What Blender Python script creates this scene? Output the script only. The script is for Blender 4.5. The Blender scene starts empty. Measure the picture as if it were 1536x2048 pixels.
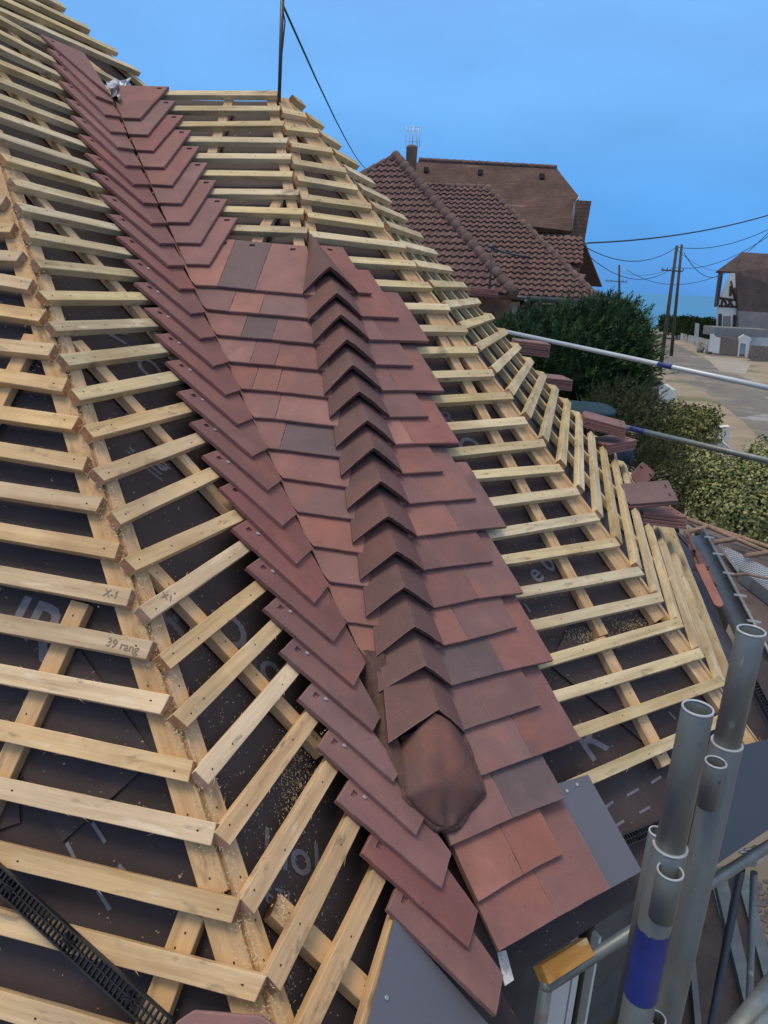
import bpy, bmesh, math, random
from mathutils import Vector, Matrix, noise
from mathutils.geometry import tessellate_polygon
random.seed(7)
V = Vector
sc = bpy.context.scene
# ------------------------------------------------------------------ camera
R_ = V((0.99879, 0.01476, 0.04685)); U_ = V((-0.04912, 0.30005, 0.95266)); F_ = V((0.0, 0.95381, -0.30041))
FPX = 1469.56
cd = bpy.data.cameras.new('camera'); co = bpy.data.objects.new('camera', cd); sc.collection.objects.link(co)
cd.sensor_fit = 'VERTICAL'; cd.sensor_height = 24; cd.lens = 24 * FPX / 2048
cd.clip_start = 0.05; cd.clip_end = 60000
M = Matrix((R_, U_, -F_)).transposed().to_4x4(); co.matrix_world = M
sc.camera = co
# ------------------------------------------------------------------ world, sun, exposure
w = bpy.data.worlds.new('World'); sc.world = w; w.use_nodes = True
nt = w.node_tree; nt.nodes.clear()
def N(nt, t, **k):
    n = nt.nodes.new(t)
    for a, b in k.items():
        if a == 'inp':
            for i, v in b.items(): n.inputs[i].default_value = v
        else: setattr(n, a, b)
    return n
out = N(nt, 'ShaderNodeOutputWorld'); bg = N(nt, 'ShaderNodeBackground')
SUN_EL, SUN_AZ = math.radians(72), math.radians(250)
sky = N(nt, 'ShaderNodeTexSky', sky_type='NISHITA', sun_disc=False, sun_elevation=SUN_EL, sun_rotation=SUN_AZ, air_density=1.0, dust_density=0.3, ozone_density=3.0)
tc = N(nt, 'ShaderNodeTexCoord'); sep = N(nt, 'ShaderNodeSeparateXYZ'); nt.links.new(tc.outputs['Generated'], sep.inputs[0])
# clear blue band low in the sky, a bright even overcast above it
ramp = N(nt, 'ShaderNodeValToRGB'); cr = ramp.color_ramp
cr.elements[0].position = 0.0; cr.elements[0].color = (0.062, 0.300, 0.79, 1)
cr.elements[1].position = 1.0; cr.elements[1].color = (0.80, 0.80, 0.80, 1)
for p_, c_ in ((0.09, (0.100, 0.395, 0.93, 1)), (0.20, (0.175, 0.48, 1.0, 1)), (0.38, (0.23, 0.52, 1.04, 1)), (0.55, (0.85, 0.88, 0.92, 1))):
    e = cr.elements.new(p_); e.color = c_
nt.links.new(sep.outputs[2], ramp.inputs[0])
scl = N(nt, 'ShaderNodeVectorMath', operation='SCALE', inp={3: 10.0}); nt.links.new(ramp.outputs[0], scl.inputs[0])
ns = N(nt, 'ShaderNodeTexNoise', inp={'Scale': 2.6, 'Detail': 6.0}); mp = N(nt, 'ShaderNodeMapping', inp={3: (1, 1, 3)})
nt.links.new(tc.outputs['Generated'], mp.inputs[0]); nt.links.new(mp.outputs[0], ns.inputs[0])
mr = N(nt, 'ShaderNodeMapRange', inp={1: 0.3, 2: 0.7, 3: 0.86, 4: 1.10}); nt.links.new(ns.outputs[0], mr.inputs[0])
sc2 = N(nt, 'ShaderNodeVectorMath', operation='SCALE'); nt.links.new(scl.outputs[0], sc2.inputs[0]); nt.links.new(mr.outputs[0], sc2.inputs[3])
mx = N(nt, 'ShaderNodeMix', data_type='RGBA', inp={0: 0.93}); nt.links.new(sky.outputs[0], mx.inputs[6]); nt.links.new(sc2.outputs[0], mx.inputs[7])
nt.links.new(mx.outputs[2], bg.inputs[0]); bg.inputs[1].default_value = 0.10
nt.links.new(bg.outputs[0], out.inputs[0])
sd = bpy.data.lights.new('sun', 'SUN'); sd.energy = 2.0; sd.angle = math.radians(22); sd.color = (1.0, 0.86, 0.70)
so = bpy.data.objects.new('sun', sd); sc.collection.objects.link(so)
so.rotation_euler = (math.radians(90) - SUN_EL, 0, -SUN_AZ + math.pi)
sc.view_settings.view_transform = 'Standard'; sc.view_settings.look = 'None'; sc.view_settings.exposure = 0.0; sc.view_settings.gamma = 1.0
try: sc.view_settings.use_curve_mapping = False
except Exception: pass

# ------------------------------------------------------------------ pixel helpers (points are put on real planes / depths)
def ray(u, v): return R_ * ((u - 768) / FPX) - U_ * ((v - 1024) / FPX) + F_
def at(u, v, d): return ray(u, v) * d                       # d = depth along view
def atY(u, v, y): r = ray(u, v); return r * (y / r.y)
def atz(u, v, z): r = ray(u, v); return r * (z / r.z)
GZ = -5.0
FACES = {
 'A': ((-0.164, -0.72816, 0.66549), -1.53569, (-0.97556, 0.21973)),
 'B': ((0.65868, -0.20987, 0.72256), -1.22303, (0.30359, 0.9528)),
 'C': ((-0.07585, -0.692, 0.7179), -2.09981, (-0.99405, 0.10895)),
 'D': ((0.37527, -0.5636, 0.73588), -1.84876, (0.83237, 0.55423)),
 'E': ((0.69322, -0.16559, 0.70144), -0.45331, (0.23233, 0.97264)),
 'F': ((0.58972, 0.30978, 0.74584), 1.60444, (-0.46504, 0.88529)),
 'G': ((0.2108, 0.66157, 0.71964), 3.59142, (0.9528, -0.30359))}
FN = {}
for k, (n, c, d) in FACES.items():
    n = V(n); l = n.length; n = n / l; d = V((d[0], d[1], 0)).normalized(); d = (d - n * d.dot(n)).normalized()
    up = n.cross(d); up = up if up.z > 0 else -up
    FN[k] = (n, c / l, d, up)
Z0, DZ = 0.74688, 0.0832
def lz(l): return Z0 - DZ * l
def hit(f, u, v, h=0.0):
    n, c, d, up = FN[f]; r = ray(u, v); return r * ((c + h) / n.dot(r))
def inter(f1, f2, l, h=0.0):
    z = lz(l); n1, c1 = FN[f1][:2]; n2, c2 = FN[f2][:2]; c1 = c1 + h; c2 = c2 + h
    a, b, e = n1.x, n1.y, c1 - n1.z * z; a2, b2, e2 = n2.x, n2.y, c2 - n2.z * z
    D = a * b2 - b * a2
    return V(((e * b2 - b * e2) / D, (a * e2 - e * a2) / D, z))
def onface(f, P, h=0.0):
    n, c = FN[f][:2]; return P + n * (c + h - n.dot(P))

# ------------------------------------------------------------------ objects
col = sc.collection
WM = {}
def setp(o, parent, M=Matrix.Identity(4)):
    if parent is None:
        o.matrix_world = M
    else:
        o.parent = parent; o.matrix_parent_inverse = WM[parent].inverted(); o.matrix_basis = M
    WM[o] = M.copy()
def tag(o, label=None, cat=None, group=None, kind=None):
    if label: o['label'] = label
    if cat: o['category'] = cat
    if group: o['group'] = group
    if kind: o['kind'] = kind
    return o
def thing(name, loc, label, cat, group=None):
    o = bpy.data.objects.new(name, None); col.objects.link(o); o.empty_display_size = 0.1
    setp(o, None, Matrix.Translation(loc)); return tag(o, label, cat, group)
def mk(name, bm, mats, parent=None, M=Matrix.Identity(4), smooth=False, recalc=True):
    if recalc: bmesh.ops.recalc_face_normals(bm, faces=bm.faces)
    me = bpy.data.meshes.new(name); bm.to_mesh(me); bm.free()
    for m in (mats if isinstance(mats, (list, tuple)) else [mats]): me.materials.append(m)
    if smooth:
        for p in me.polygons: p.use_smooth = True
    o = bpy.data.objects.new(name, me); col.objects.link(o); setp(o, parent, M); return o
def local(bm, M):                                            # world verts -> local frame M
    bmesh.ops.transform(bm, matrix=M.inverted(), verts=bm.verts)
def frame(o, x, z):
    x = x.normalized(); y = z.cross(x).normalized(); z = x.cross(y)
    m = Matrix((x, y, z)).transposed().to_4x4(); m.translation = o; return m
def prism(bm, pts, off, mi=0):
    a = [bm.verts.new(p) for p in pts]; b = [bm.verts.new(p + off) for p in pts]
    fs = []
    try: fs.append(bm.faces.new(a)); fs.append(bm.faces.new(b[::-1]))
    except ValueError: return
    n = len(pts)
    for i in range(n): fs.append(bm.faces.new((a[i], b[i], b[(i + 1) % n], a[(i + 1) % n])))
    for f in fs: f.material_index = mi
    return fs
def box(bm, c, sx, sy, sz, M=Matrix.Identity(4), mi=0):
    c = V(c); pts = [c + V((x * sx / 2, y * sy / 2, sz / 2)) for x, y in ((-1, -1), (1, -1), (1, 1), (-1, 1))]
    pts = [M @ p for p in pts]; return prism(bm, pts, M.to_3x3() @ V((0, 0, -sz)), mi)
def tube(bm, pts, r, seg=12, caps=True, mi=0, rr=None):
    rings = []
    n = len(pts)
    for i, p in enumerate(pts):
        t = (pts[min(i + 1, n - 1)] - pts[max(i - 1, 0)]).normalized()
        ref = V((0, 0, 1)) if abs(t.z) < 0.9 else V((1, 0, 0))
        a = t.cross(ref).normalized(); b = t.cross(a)
        q = rr[i] if rr else r
        rings.append([bm.verts.new(p + (a * math.cos(2 * math.pi * k / seg) + b * math.sin(2 * math.pi * k / seg)) * q) for k in range(seg)])
    for i in range(n - 1):
        for k in range(seg):
            f = bm.faces.new((rings[i][k], rings[i][(k + 1) % seg], rings[i + 1][(k + 1) % seg], rings[i + 1][k])); f.material_index = mi; f.smooth = True
    if caps:
        for rg in (rings[0], rings[-1]):
            f = bm.faces.new(rg); f.material_index = mi
    return rings
def pipe(bm, p0, p1, r, t=0.0035, seg=32, mi=0):              # open hollow tube, rim and inside modelled
    ax = (p1 - p0).normalized(); ref = V((1, 0, 0)) if abs(ax.z) > .9 else V((0, 0, 1))
    a = ax.cross(ref).normalized(); b = ax.cross(a)
    def ring(p, q): return [bm.verts.new(p + (a * math.cos(2 * math.pi * k / seg) + b * math.sin(2 * math.pi * k / seg)) * q) for k in range(seg)]
    L = [ring(p1, r), ring(p0 + ax * .0015, r), ring(p0, r - .001), ring(p0, r - t + .001), ring(p0 + ax * .0015, r - t), ring(p1, r - t)]
    L.append(L[0])
    for i in range(len(L) - 1):
        for k in range(seg):
            f = bm.faces.new((L[i][k], L[i][(k + 1) % seg], L[i + 1][(k + 1) % seg], L[i + 1][k])); f.material_index = mi; f.smooth = i in (0, 4)

# ------------------------------------------------------------------ materials
def mat(name, base, rough=0.8, metal=0.0, spec=0.4, bump=0.0, bscale=200, var=0.15, vscale=6.0, objvar=0.0, cols=None, stretch=None, wave=None):
    m = bpy.data.materials.new(name); m.use_nodes = True; nt = m.node_tree
    p = nt.nodes['Principled BSDF']; p.inputs['Roughness'].default_value = rough; p.inputs['Metallic'].default_value = metal
    p.inputs['Specular IOR Level'].default_value = spec
    tc = N(nt, 'ShaderNodeTexCoord'); oi = N(nt, 'ShaderNodeObjectInfo')
    ad = N(nt, 'ShaderNodeVectorMath', operation='ADD'); sr = N(nt, 'ShaderNodeVectorMath', operation='SCALE', inp={0: (37., 19., 53.)})
    nt.links.new(oi.outputs['Random'], sr.inputs[3]); nt.links.new(tc.outputs['Object'], ad.inputs[0]); nt.links.new(sr.outputs[0], ad.inputs[1])
    co_ = ad.outputs[0]
    if stretch:
        mpn = N(nt, 'ShaderNodeMapping', inp={3: stretch}); nt.links.new(co_, mpn.inputs[0]); co2 = mpn.outputs[0]
    else: co2 = co_
    n1 = N(nt, 'ShaderNodeTexNoise', inp={'Scale': vscale, 'Detail': 5.0, 'Roughness': 0.62}); nt.links.new(co2, n1.inputs[0])
    r = N(nt, 'ShaderNodeValToRGB')
    if cols is None:
        cols = [(0.3, tuple(c * (1 - var) for c in base)), (0.7, tuple(min(1, c * (1 + var)) for c in base))]
    el = r.color_ramp.elements
    for i, (ps, c) in enumerate(cols):
        e = el[i] if i < 2 else el.new(ps)
        e.position = ps; e.color = (*c, 1)
    nt.links.new(n1.outputs[0], r.inputs[0]); cur = r.outputs[0]
    if objvar:
        hs = N(nt, 'ShaderNodeHueSaturation'); m1 = N(nt, 'ShaderNodeMapRange', inp={3: 1 - objvar, 4: 1 + objvar}); nt.links.new(oi.outputs['Random'], m1.inputs[0])
        nt.links.new(m1.outputs[0], hs.inputs['Value']); nt.links.new(cur, hs.inputs['Color'])
        fr = N(nt, 'ShaderNodeMath', operation='MULTIPLY', inp={1: 7.3}); fr2 = N(nt, 'ShaderNodeMath', operation='FRACT'); nt.links.new(oi.outputs['Random'], fr.inputs[0]); nt.links.new(fr.outputs[0], fr2.inputs[0])
        m2 = N(nt, 'ShaderNodeMapRange', inp={3: 1 - objvar, 4: 1 + objvar}); nt.links.new(fr2.outputs[0], m2.inputs[0]); nt.links.new(m2.outputs[0], hs.inputs['Saturation'])
        cur = hs.outputs[0]
    m['_'] = 0
    nt.links.new(cur, p.inputs['Base Color'])
    if bump:
        n2 = N(nt, 'ShaderNodeTexNoise', inp={'Scale': bscale, 'Detail': 3.0}); nt.links.new(co2, n2.inputs[0])
        b = N(nt, 'ShaderNodeBump', inp={'Strength': bump, 'Distance': 0.002}); nt.links.new(n2.outputs[0], b.inputs['Height']); nt.links.new(b.outputs[0], p.inputs['Normal'])
    return m
def mixover(m, color, scale, lo, hi, detail=4, coord='Object', stretch=None, fac=1.0):
    """lay a second noise-masked colour over a material (stains, specks, lichen)"""
    nt = m.node_tree; p = nt.nodes['Principled BSDF']; src = p.inputs['Base Color'].links[0].from_socket
    tc = N(nt, 'ShaderNodeTexCoord'); cc = tc.outputs[coord]
    oi = N(nt, 'ShaderNodeObjectInfo'); sr = N(nt, 'ShaderNodeVectorMath', operation='SCALE', inp={0: (11., 29., 7.)}); nt.links.new(oi.outputs['Random'], sr.inputs[3])
    ad = N(nt, 'ShaderNodeVectorMath', operation='ADD'); nt.links.new(cc, ad.inputs[0]); nt.links.new(sr.outputs[0], ad.inputs[1]); cc = ad.outputs[0]
    if stretch:
        mp = N(nt, 'ShaderNodeMapping', inp={3: stretch}); nt.links.new(cc, mp.inputs[0]); cc = mp.outputs[0]
    n = N(nt, 'ShaderNodeTexNoise', inp={'Scale': scale, 'Detail': detail, 'Roughness': 0.6}); nt.links.new(cc, n.inputs[0])
    r = N(nt, 'ShaderNodeMapRange', inp={1: lo, 2: hi, 3: 0.0, 4: fac}); nt.links.new(n.outputs[0], r.inputs[0])
    x = N(nt, 'ShaderNodeMix', data_type='RGBA'); nt.links.new(r.outputs[0], x.inputs[0]); nt.links.new(src, x.inputs[6]); x.inputs[7].default_value = (*color, 1)
    nt.links.new(x.outputs[2], p.inputs['Base Color']); return m
def wood(name, base, dark, objvar=.1):
    m = mat(name, base, rough=.85, spec=.2, bump=.6, bscale=90, vscale=22, objvar=objvar, stretch=(.10, 1.6, 1.2),
            cols=[(0.22, dark), (0.42, tuple((a * .6 + b * .4) for a, b in zip(base, dark))), (0.58, base), (0.8, tuple(min(1, c * 1.13) for c in base))])
    mixover(m, tuple(c * .30 for c in base), 11, .63, .72, 3, stretch=(.45, 1, 1), fac=.8)      # knots
    mixover(m, (base[0] * .75, base[1] * .80, base[2] * .95), 5, .48, .72, 3, fac=.35)            # greyed weathering
    mixover(m, (base[0] * .55, base[1] * .45, base[2] * .34), 3.2, .50, .72, 4, fac=.55); mixover(m, (.14, .11, .085), 34, .61, .72, 4, stretch=(.35, 1, 1), fac=.6); mixover(m, (.80, .68, .50), 26, .62, .74, 4, stretch=(.2, 1, 1), fac=.5); mixover(m, (.12, .11, .09), 1.7, .60, .75, 5, fac=.35)            # resin / damp
    return m
W_BAT = wood('batten_pine', (0.62, 0.455, 0.275), (0.31, 0.20, 0.10), .17)
W_YEL = wood('batten_pine_yellow', (0.60, 0.490, 0.305), (0.29, 0.225, 0.115), .16)
W_BRD = wood('hip_board_pine', (0.58, 0.385, 0.21), (0.32, 0.19, 0.09), .08)
W_OR = wood('orange_treated_timber', (0.50, 0.26, 0.06), (0.28, 0.12, 0.03))
W_END = mat('sawn_end_grain', (0.33, 0.175, 0.105), rough=.9, var=.3, vscale=60, objvar=.2)
W_OLD = wood('weathered_ladder_timber', (0.27, 0.19, 0.14), (0.13, 0.09, 0.07))
NAIL = mat('nail_steel', (0.50, 0.50, 0.50), rough=.45, metal=.8)
HOLE = mat('nail_hole', (0.030, 0.018, 0.012), rough=.9)
def tilemat(name, a, b, dark, spots=.5):
    m = mat(name, a, rough=.72, spec=.35, bump=.35, bscale=420, vscale=5.5, objvar=.10, cols=[(0.3, tuple(c * .86 for c in a)), (0.5, a), (0.68, b)])
    mixover(m, dark, 9, .50, .72, 5, fac=.6)
    if name not in ('tile_charcoal', 'hip_tile_brown'): mixover(m, (.33, .125, .085), 4.2, .56, .74, 3, fac=.5)
    mixover(m, tuple(min(1, c * 1.5 + .03) for c in a), 3.5, .60, .80, 3, fac=.5)
    mixover(m, (.36, .27, .25), 45, .68, .82, 5, fac=spots)
    mixover(m, (.06, .035, .035), 60, .70, .78, 2, fac=.65)
    nt = m.node_tree; p = nt.nodes['Principled BSDF']; src = p.inputs['Base Color'].links[0].from_socket
    bv = N(nt, 'ShaderNodeBevel', samples=4, inp={0: .0045}); ge = N(nt, 'ShaderNodeNewGeometry'); dt = N(nt, 'ShaderNodeVectorMath', operation='DOT_PRODUCT')
    nt.links.new(bv.outputs[0], dt.inputs[0]); nt.links.new(ge.outputs['Normal'], dt.inputs[1])
    rg = N(nt, 'ShaderNodeMapRange', inp={1: .98, 2: .75, 3: 0.0, 4: .55}); nt.links.new(dt.outputs['Value'], rg.inputs[0])
    tcn = N(nt, 'ShaderNodeTexCoord'); nz = N(nt, 'ShaderNodeTexNoise', inp={'Scale': 40, 'Detail': 3.0}); nt.links.new(tcn.outputs['Object'], nz.inputs[0]); mu = N(nt, 'ShaderNodeMath', operation='MULTIPLY'); nt.links.new(nz.outputs[0], mu.inputs[0]); nt.links.new(rg.outputs[0], mu.inputs[1])
    xx = N(nt, 'ShaderNodeMix', data_type='RGBA'); nt.links.new(mu.outputs[0], xx.inputs[0]); nt.links.new(src, xx.inputs[6]); xx.inputs[7].default_value = (.50, .36, .32, 1); nt.links.new(xx.outputs[2], p.inputs['Base Color'])
    mixover(m, (.36, .27, .26), 170, .66, .74, 2, fac=.35)
    mixover(m, (.08, .045, .045), 210, .66, .72, 2, fac=.5)
    return m
T = {
 'r': tilemat('tile_red', (0.225, 0.105, 0.096), (0.270, 0.128, 0.113), (0.155, 0.083, 0.082)),
 'p': tilemat('tile_salmon', (0.275, 0.125, 0.104), (0.330, 0.150, 0.120), (0.205, 0.098, 0.090)),
 'd': tilemat('tile_charcoal', (0.128, 0.087, 0.092), (0.158, 0.100, 0.103), (0.102, 0.072, 0.080)),
 'm': tilemat('tile_plum', (0.185, 0.096, 0.094), (0.220, 0.112, 0.106), (0.138, 0.080, 0.083)),
 'v': tilemat('tile_valley', (0.200, 0.089, 0.084), (0.235, 0.104, 0.094), (0.150, 0.075, 0.076), .3),
 'c': tilemat('hip_tile_brown', (0.122, 0.063, 0.058), (0.152, 0.076, 0.066), (0.078, 0.048, 0.046), .25),
 'n': tilemat('hip_end_terracotta', (0.110, 0.060, 0.054), (0.160, 0.070, 0.055), (0.078, 0.048, 0.045), .2)}
MORT = mat('mortar', (0.095, 0.055, 0.046), rough=.95, bump=1, bscale=120, var=.3, vscale=30)
SLATE = mat('zinc_grey_sheet', (0.112, 0.114, 0.142), rough=.5, spec=.4, var=.07, vscale=3, bump=.05)
mixover(SLATE, (.30, .30, .36), 30, .70, .8, 3, fac=.5)
def membrane():
    m = mat('roof_underlay', (0.047, 0.034, 0.036), rough=.65, spec=.28, var=.25, vscale=1.6)
    mixover(m, (.080, .062, .064), 3.0, .50, .75, 6, fac=.6)
    mixover(m, (.42, .33, .22), 70, .715, .735, 2, fac=.7)
    nt = m.node_tree; p = nt.nodes['Principled BSDF']; tc = N(nt, 'ShaderNodeTexCoord')
    n = N(nt, 'ShaderNodeTexNoise', inp={'Scale': 5, 'Detail': 4.0}); wv = N(nt, 'ShaderNodeTexVoronoi', inp={'Scale': 260})
    nt.links.new(tc.outputs['Object'], n.inputs[0]); nt.links.new(tc.outputs['Object'], wv.inputs[0])
    a = N(nt, 'ShaderNodeMath', operation='MULTIPLY_ADD', inp={1: .012}); nt.links.new(wv.outputs[0], a.inputs[0]); nt.links.new(n.outputs[0], a.inputs[2])
    b = N(nt, 'ShaderNodeBump', inp={'Strength': .35, 'Distance': 0.03}); nt.links.new(a.outputs[0], b.inputs['Height']); nt.links.new(b.outputs[0], p.inputs['Normal'])
    return m
MEM = membrane()
PRINT = mat('underlay_print', (0.150, 0.145, 0.170), rough=.6, var=.25, vscale=40)
PRINT2 = mat('underlay_print_faint', (0.095, 0.090, 0.110), rough=.6, var=.3, vscale=40)
GALV = mat('galvanised_steel', (0.165, 0.185, 0.188), rough=.48, metal=.45, spec=.5, var=.14, vscale=9, bump=.12, bscale=80, stretch=(1, 1, .35))
mixover(GALV, (.23, .27, .28), 14, .50, .7, 5, stretch=(1, 1, .3), fac=.6)
mixover(GALV, (.12, .11, .10), 16, .66, .74, 3, fac=.7)
mixover(GALV, (.20, .12, .08), 7, .68, .76, 4, fac=.8); mixover(GALV, (.42, .43, .42), 26, .69, .74, 4, stretch=(1, 1, .5), fac=.6); mixover(GALV, (.05, .05, .05), 22, .71, .76, 3, fac=.8)
RIM = mat('bright_cut_steel', (0.50, 0.52, 0.53), rough=.4, metal=.5)
BLUE = mat('blue_paint', (0.020, 0.034, 0.185), rough=.5, var=.3, vscale=12)
mixover(BLUE, (.25, .30, .42), 20, .68, .73, 4, fac=.9)
WHT_T = mat('white_painted_tube', (0.46, 0.50, 0.54), rough=.4, metal=.2, var=.08)
BLK = mat('black_plastic', (0.014, 0.014, 0.017), rough=.45, var=.2)
DKM = mat('dark_gutter_metal', (0.06, 0.066, 0.075), rough=.4, metal=.4, var=.2)
ALU = mat('perforated_aluminium', (0.50, 0.51, 0.52), rough=.45, metal=.6, var=.08)
PLY = mat('brown_deck_plywood', (0.105, 0.078, 0.072), rough=.8, var=.25, vscale=5, bump=.3)
mixover(PLY, (.05, .038, .036), 7, .55, .7, 4, fac=.6); mixover(PLY, (.3, .27, .25), 30, .72, .76, 2, fac=.6)
WHITE = mat('white_render', (0.62, 0.62, 0.60), rough=.8, var=.08, vscale=2)
DARKW = mat('dark_timber', (0.05, 0.035, 0.03), rough=.8, var=.2)
GLASS = mat('window_glass', (0.02, 0.025, 0.03), rough=.08, spec=.8, var=.1)
STONE = mat('rubble_stone', (0.17, 0.145, 0.125), rough=.95, var=.4, vscale=5, bump=.8, bscale=12)
CONC = mat('grey_concrete', (0.20, 0.205, 0.21), rough=.9, var=.2, vscale=2)
POLE = mat('pole_wood', (0.075, 0.068, 0.062), rough=.9, var=.2, vscale=3)
WIRE = mat('wire', (0.02, 0.05, 0.07), rough=.6)
BRICK = mat('chimney_brick', (0.13, 0.085, 0.068), rough=.95, var=.3, vscale=4, bump=.6, bscale=20)
TARP = mat('blue_tarpaulin', (0.014, 0.038, 0.056), rough=.75, spec=.15, var=.25, vscale=4, bump=.5, bscale=8)
def roofmat(name, a, b, mortar, bw, rh, bumpy=1.0, streak=0.0):
    m = mat(name, a, rough=.85, var=.2, vscale=2); nt = m.node_tree; p = nt.nodes['Principled BSDF']
    tc = N(nt, 'ShaderNodeTexCoord'); br = N(nt, 'ShaderNodeTexBrick', inp={'Color1': (*a, 1), 'Color2': (*b, 1), 'Mortar': (*mortar, 1), 'Scale': 1.0, 'Mortar Size': .022 * rh / .33, 'Mortar Smooth': .3, 'Bias': 0.0, 'Brick Width': bw, 'Row Height': rh})
    br.offset = .5
    nt.links.new(tc.outputs['UV'], br.inputs[0])
    n = N(nt, 'ShaderNodeTexNoise', inp={'Scale': .9, 'Detail': 6.0}); nt.links.new(tc.outputs['UV'], n.inputs[0])
    r = N(nt, 'ShaderNodeMapRange', inp={1: .3, 2: .7, 3: .72, 4: 1.25}); nt.links.new(n.outputs[0], r.inputs[0])
    s = N(nt, 'ShaderNodeVectorMath', operation='SCALE'); nt.links.new(br.outputs[0], s.inputs[0]); nt.links.new(r.outputs[0], s.inputs[3])
    nt.links.new(s.outputs[0], p.inputs['Base Color'])
    b_ = N(nt, 'ShaderNodeBump', inp={'Strength': bumpy, 'Distance': 0.03}); iv = N(nt, 'ShaderNodeMath', operation='SUBTRACT', inp={0: 1.0}); nt.links.new(br.outputs[1], iv.inputs[1]); nt.links.new(iv.outputs[0], b_.inputs['Height']); nt.links.new(b_.outputs[0], p.inputs['Normal'])
    return m
RF_FLAT = roofmat('brown_flat_tile_roof', (0.080, 0.046, 0.039), (0.115, 0.064, 0.050), (0.042, 0.027, 0.026), .17, .11, .6)
mixover(RF_FLAT, (.30, .24, .20), 1.6, .64, .72, 4, coord='UV', stretch=(.35, 3.5, 1), fac=.7)
RF_BR = roofmat('tile_hung_brick', (0.15, 0.085, 0.065), (0.19, 0.11, 0.085), (0.07, 0.04, 0.035), .22, .16, .5)
RF_PAN = mat('pantile_clay', (0.17, 0.082, 0.068), rough=.8, cols=[(.3, (.085, .050, .050)), (.5, (.130, .073, .068)), (.7, (.175, .105, .098))], vscale=3)
mixover(RF_PAN, (.07, .055, .050), 1.2, .52, .72, 5, fac=.6)
RF_FAR = roofmat('far_brown_roof', (0.070, 0.048, 0.046), (0.090, 0.060, 0.055), (0.05, 0.035, 0.034), .3, .25, .3)
HIPT = mat('ridge_tile_clay', (0.13, 0.083, 0.076), rough=.9, var=.35, vscale=2.5)
mixover(HIPT, (.22, .13, .06), 3, .55, .7, 3, fac=.6)

# ------------------------------------------------------------------ THE HOUSE UNDER CONSTRUCTION
house = thing('house', V((0.2, 3.0, GZ)), 'house roof being re-tiled, open pine battens over dark underlay, red tiles up the hip', 'house')
bay_tip = None
def rough_bar(L, w, t, endcut=(0, 0), fray=6, holes=(), endmat=True, seed=0, twist=0):
    """sawn bar along local X, top face at z=0, slightly uneven edges, splinters, nail holes"""
    rnd = random.Random(seed); bm = bmesh.new(); n = max(2, int(L / 0.05))
    rings = []
    for i in range(n + 1):
        x = L * i / n
        row = []
        for (y, z, k) in ((-w / 2, 0, 0), (w / 2, 0, 1), (w / 2, -t, 1), (-w / 2, -t, 0)):
            xx = x
            if i == 0: xx = x + endcut[0] * (y / w)
            if i == n: xx = x + endcut[1] * (y / w)
            s = V((xx * 6 + seed * 3.1, y * 40, z * 40))
            dy = noise.noise(s) * 0.0011 + noise.noise(s * 6) * .0004; dz = noise.noise(s + V((5, 5, 5))) * 0.0007
            row.append(bm.verts.new((xx, y + dy, z + dz)))
        rings.append(row)
    for i in range(n):
        for k in range(4): bm.faces.new((rings[i][k], rings[i][(k + 1) % 4], rings[i + 1][(k + 1) % 4], rings[i + 1][k]))
    for rg in (rings[0], rings[-1]):
        f = bm.faces.new(rg); f.material_index = 1 if endmat else 0
    bmesh.ops.recalc_face_normals(bm, faces=bm.faces)
    be = [e for e in bm.edges if len(e.link_faces) == 2 and e.calc_face_angle(0) > 1.2]
    bmesh.ops.bevel(bm, geom=be, offset=0.0012, segments=1, affect='EDGES', clamp_overlap=True)
    for _ in range(int(fray * 2.2 * L)):
        x = rnd.random() * L; y = -w / 2 if rnd.random() < .6 else w / 2
        l = rnd.uniform(.006, .026); a = rnd.uniform(-.6, .6) + (math.pi if rnd.random() < .5 else 0)
        dx = V((math.cos(a) * l, math.copysign(abs(math.sin(a)) * l * .6 + .002, y), rnd.uniform(-.003, .004)))
        p = V((x, y, -.001)); q = V((0.0009, 0, 0.0006)) * rnd.uniform(.6, 1.3)
        vs = [bm.verts.new(p - q), bm.verts.new(p + q), bm.verts.new(p + dx)]; bm.faces.new(vs)
    for hx, hy in holes:
        r = .0019; c = V((hx, hy, .0008))
        f = bm.faces.new([bm.verts.new(c + V((math.cos(a) * r * 1.5, math.sin(a) * r, 0))) for a in [k * math.pi / 4 for k in range(8)]]); f.material_index = 2
    return bm
cnt = [0]
def bar(name, f, P0, P1, w=.040, t=.027, m=W_BAT, fray=7, nh=2, endcut=(0, 0), parent=None):
    n = FN[f][0]; L = (P1 - P0).length; M = frame(P0, P1 - P0, n); cnt[0] += 1
    rnd = random.Random(cnt[0]); hs = [(L * (k + .5) / nh + rnd.uniform(-.04, .04), rnd.uniform(-.008, .008)) for k in range(nh)]
    hs += [(.035, rnd.uniform(-.006, .006)), (L - .035, rnd.uniform(-.006, .006))]
    bm = rough_bar(L, w, t, endcut, fray, hs, seed=cnt[0])
    return mk(name, bm, [m, W_END, HOLE], parent or house, M, recalc=False)
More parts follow.
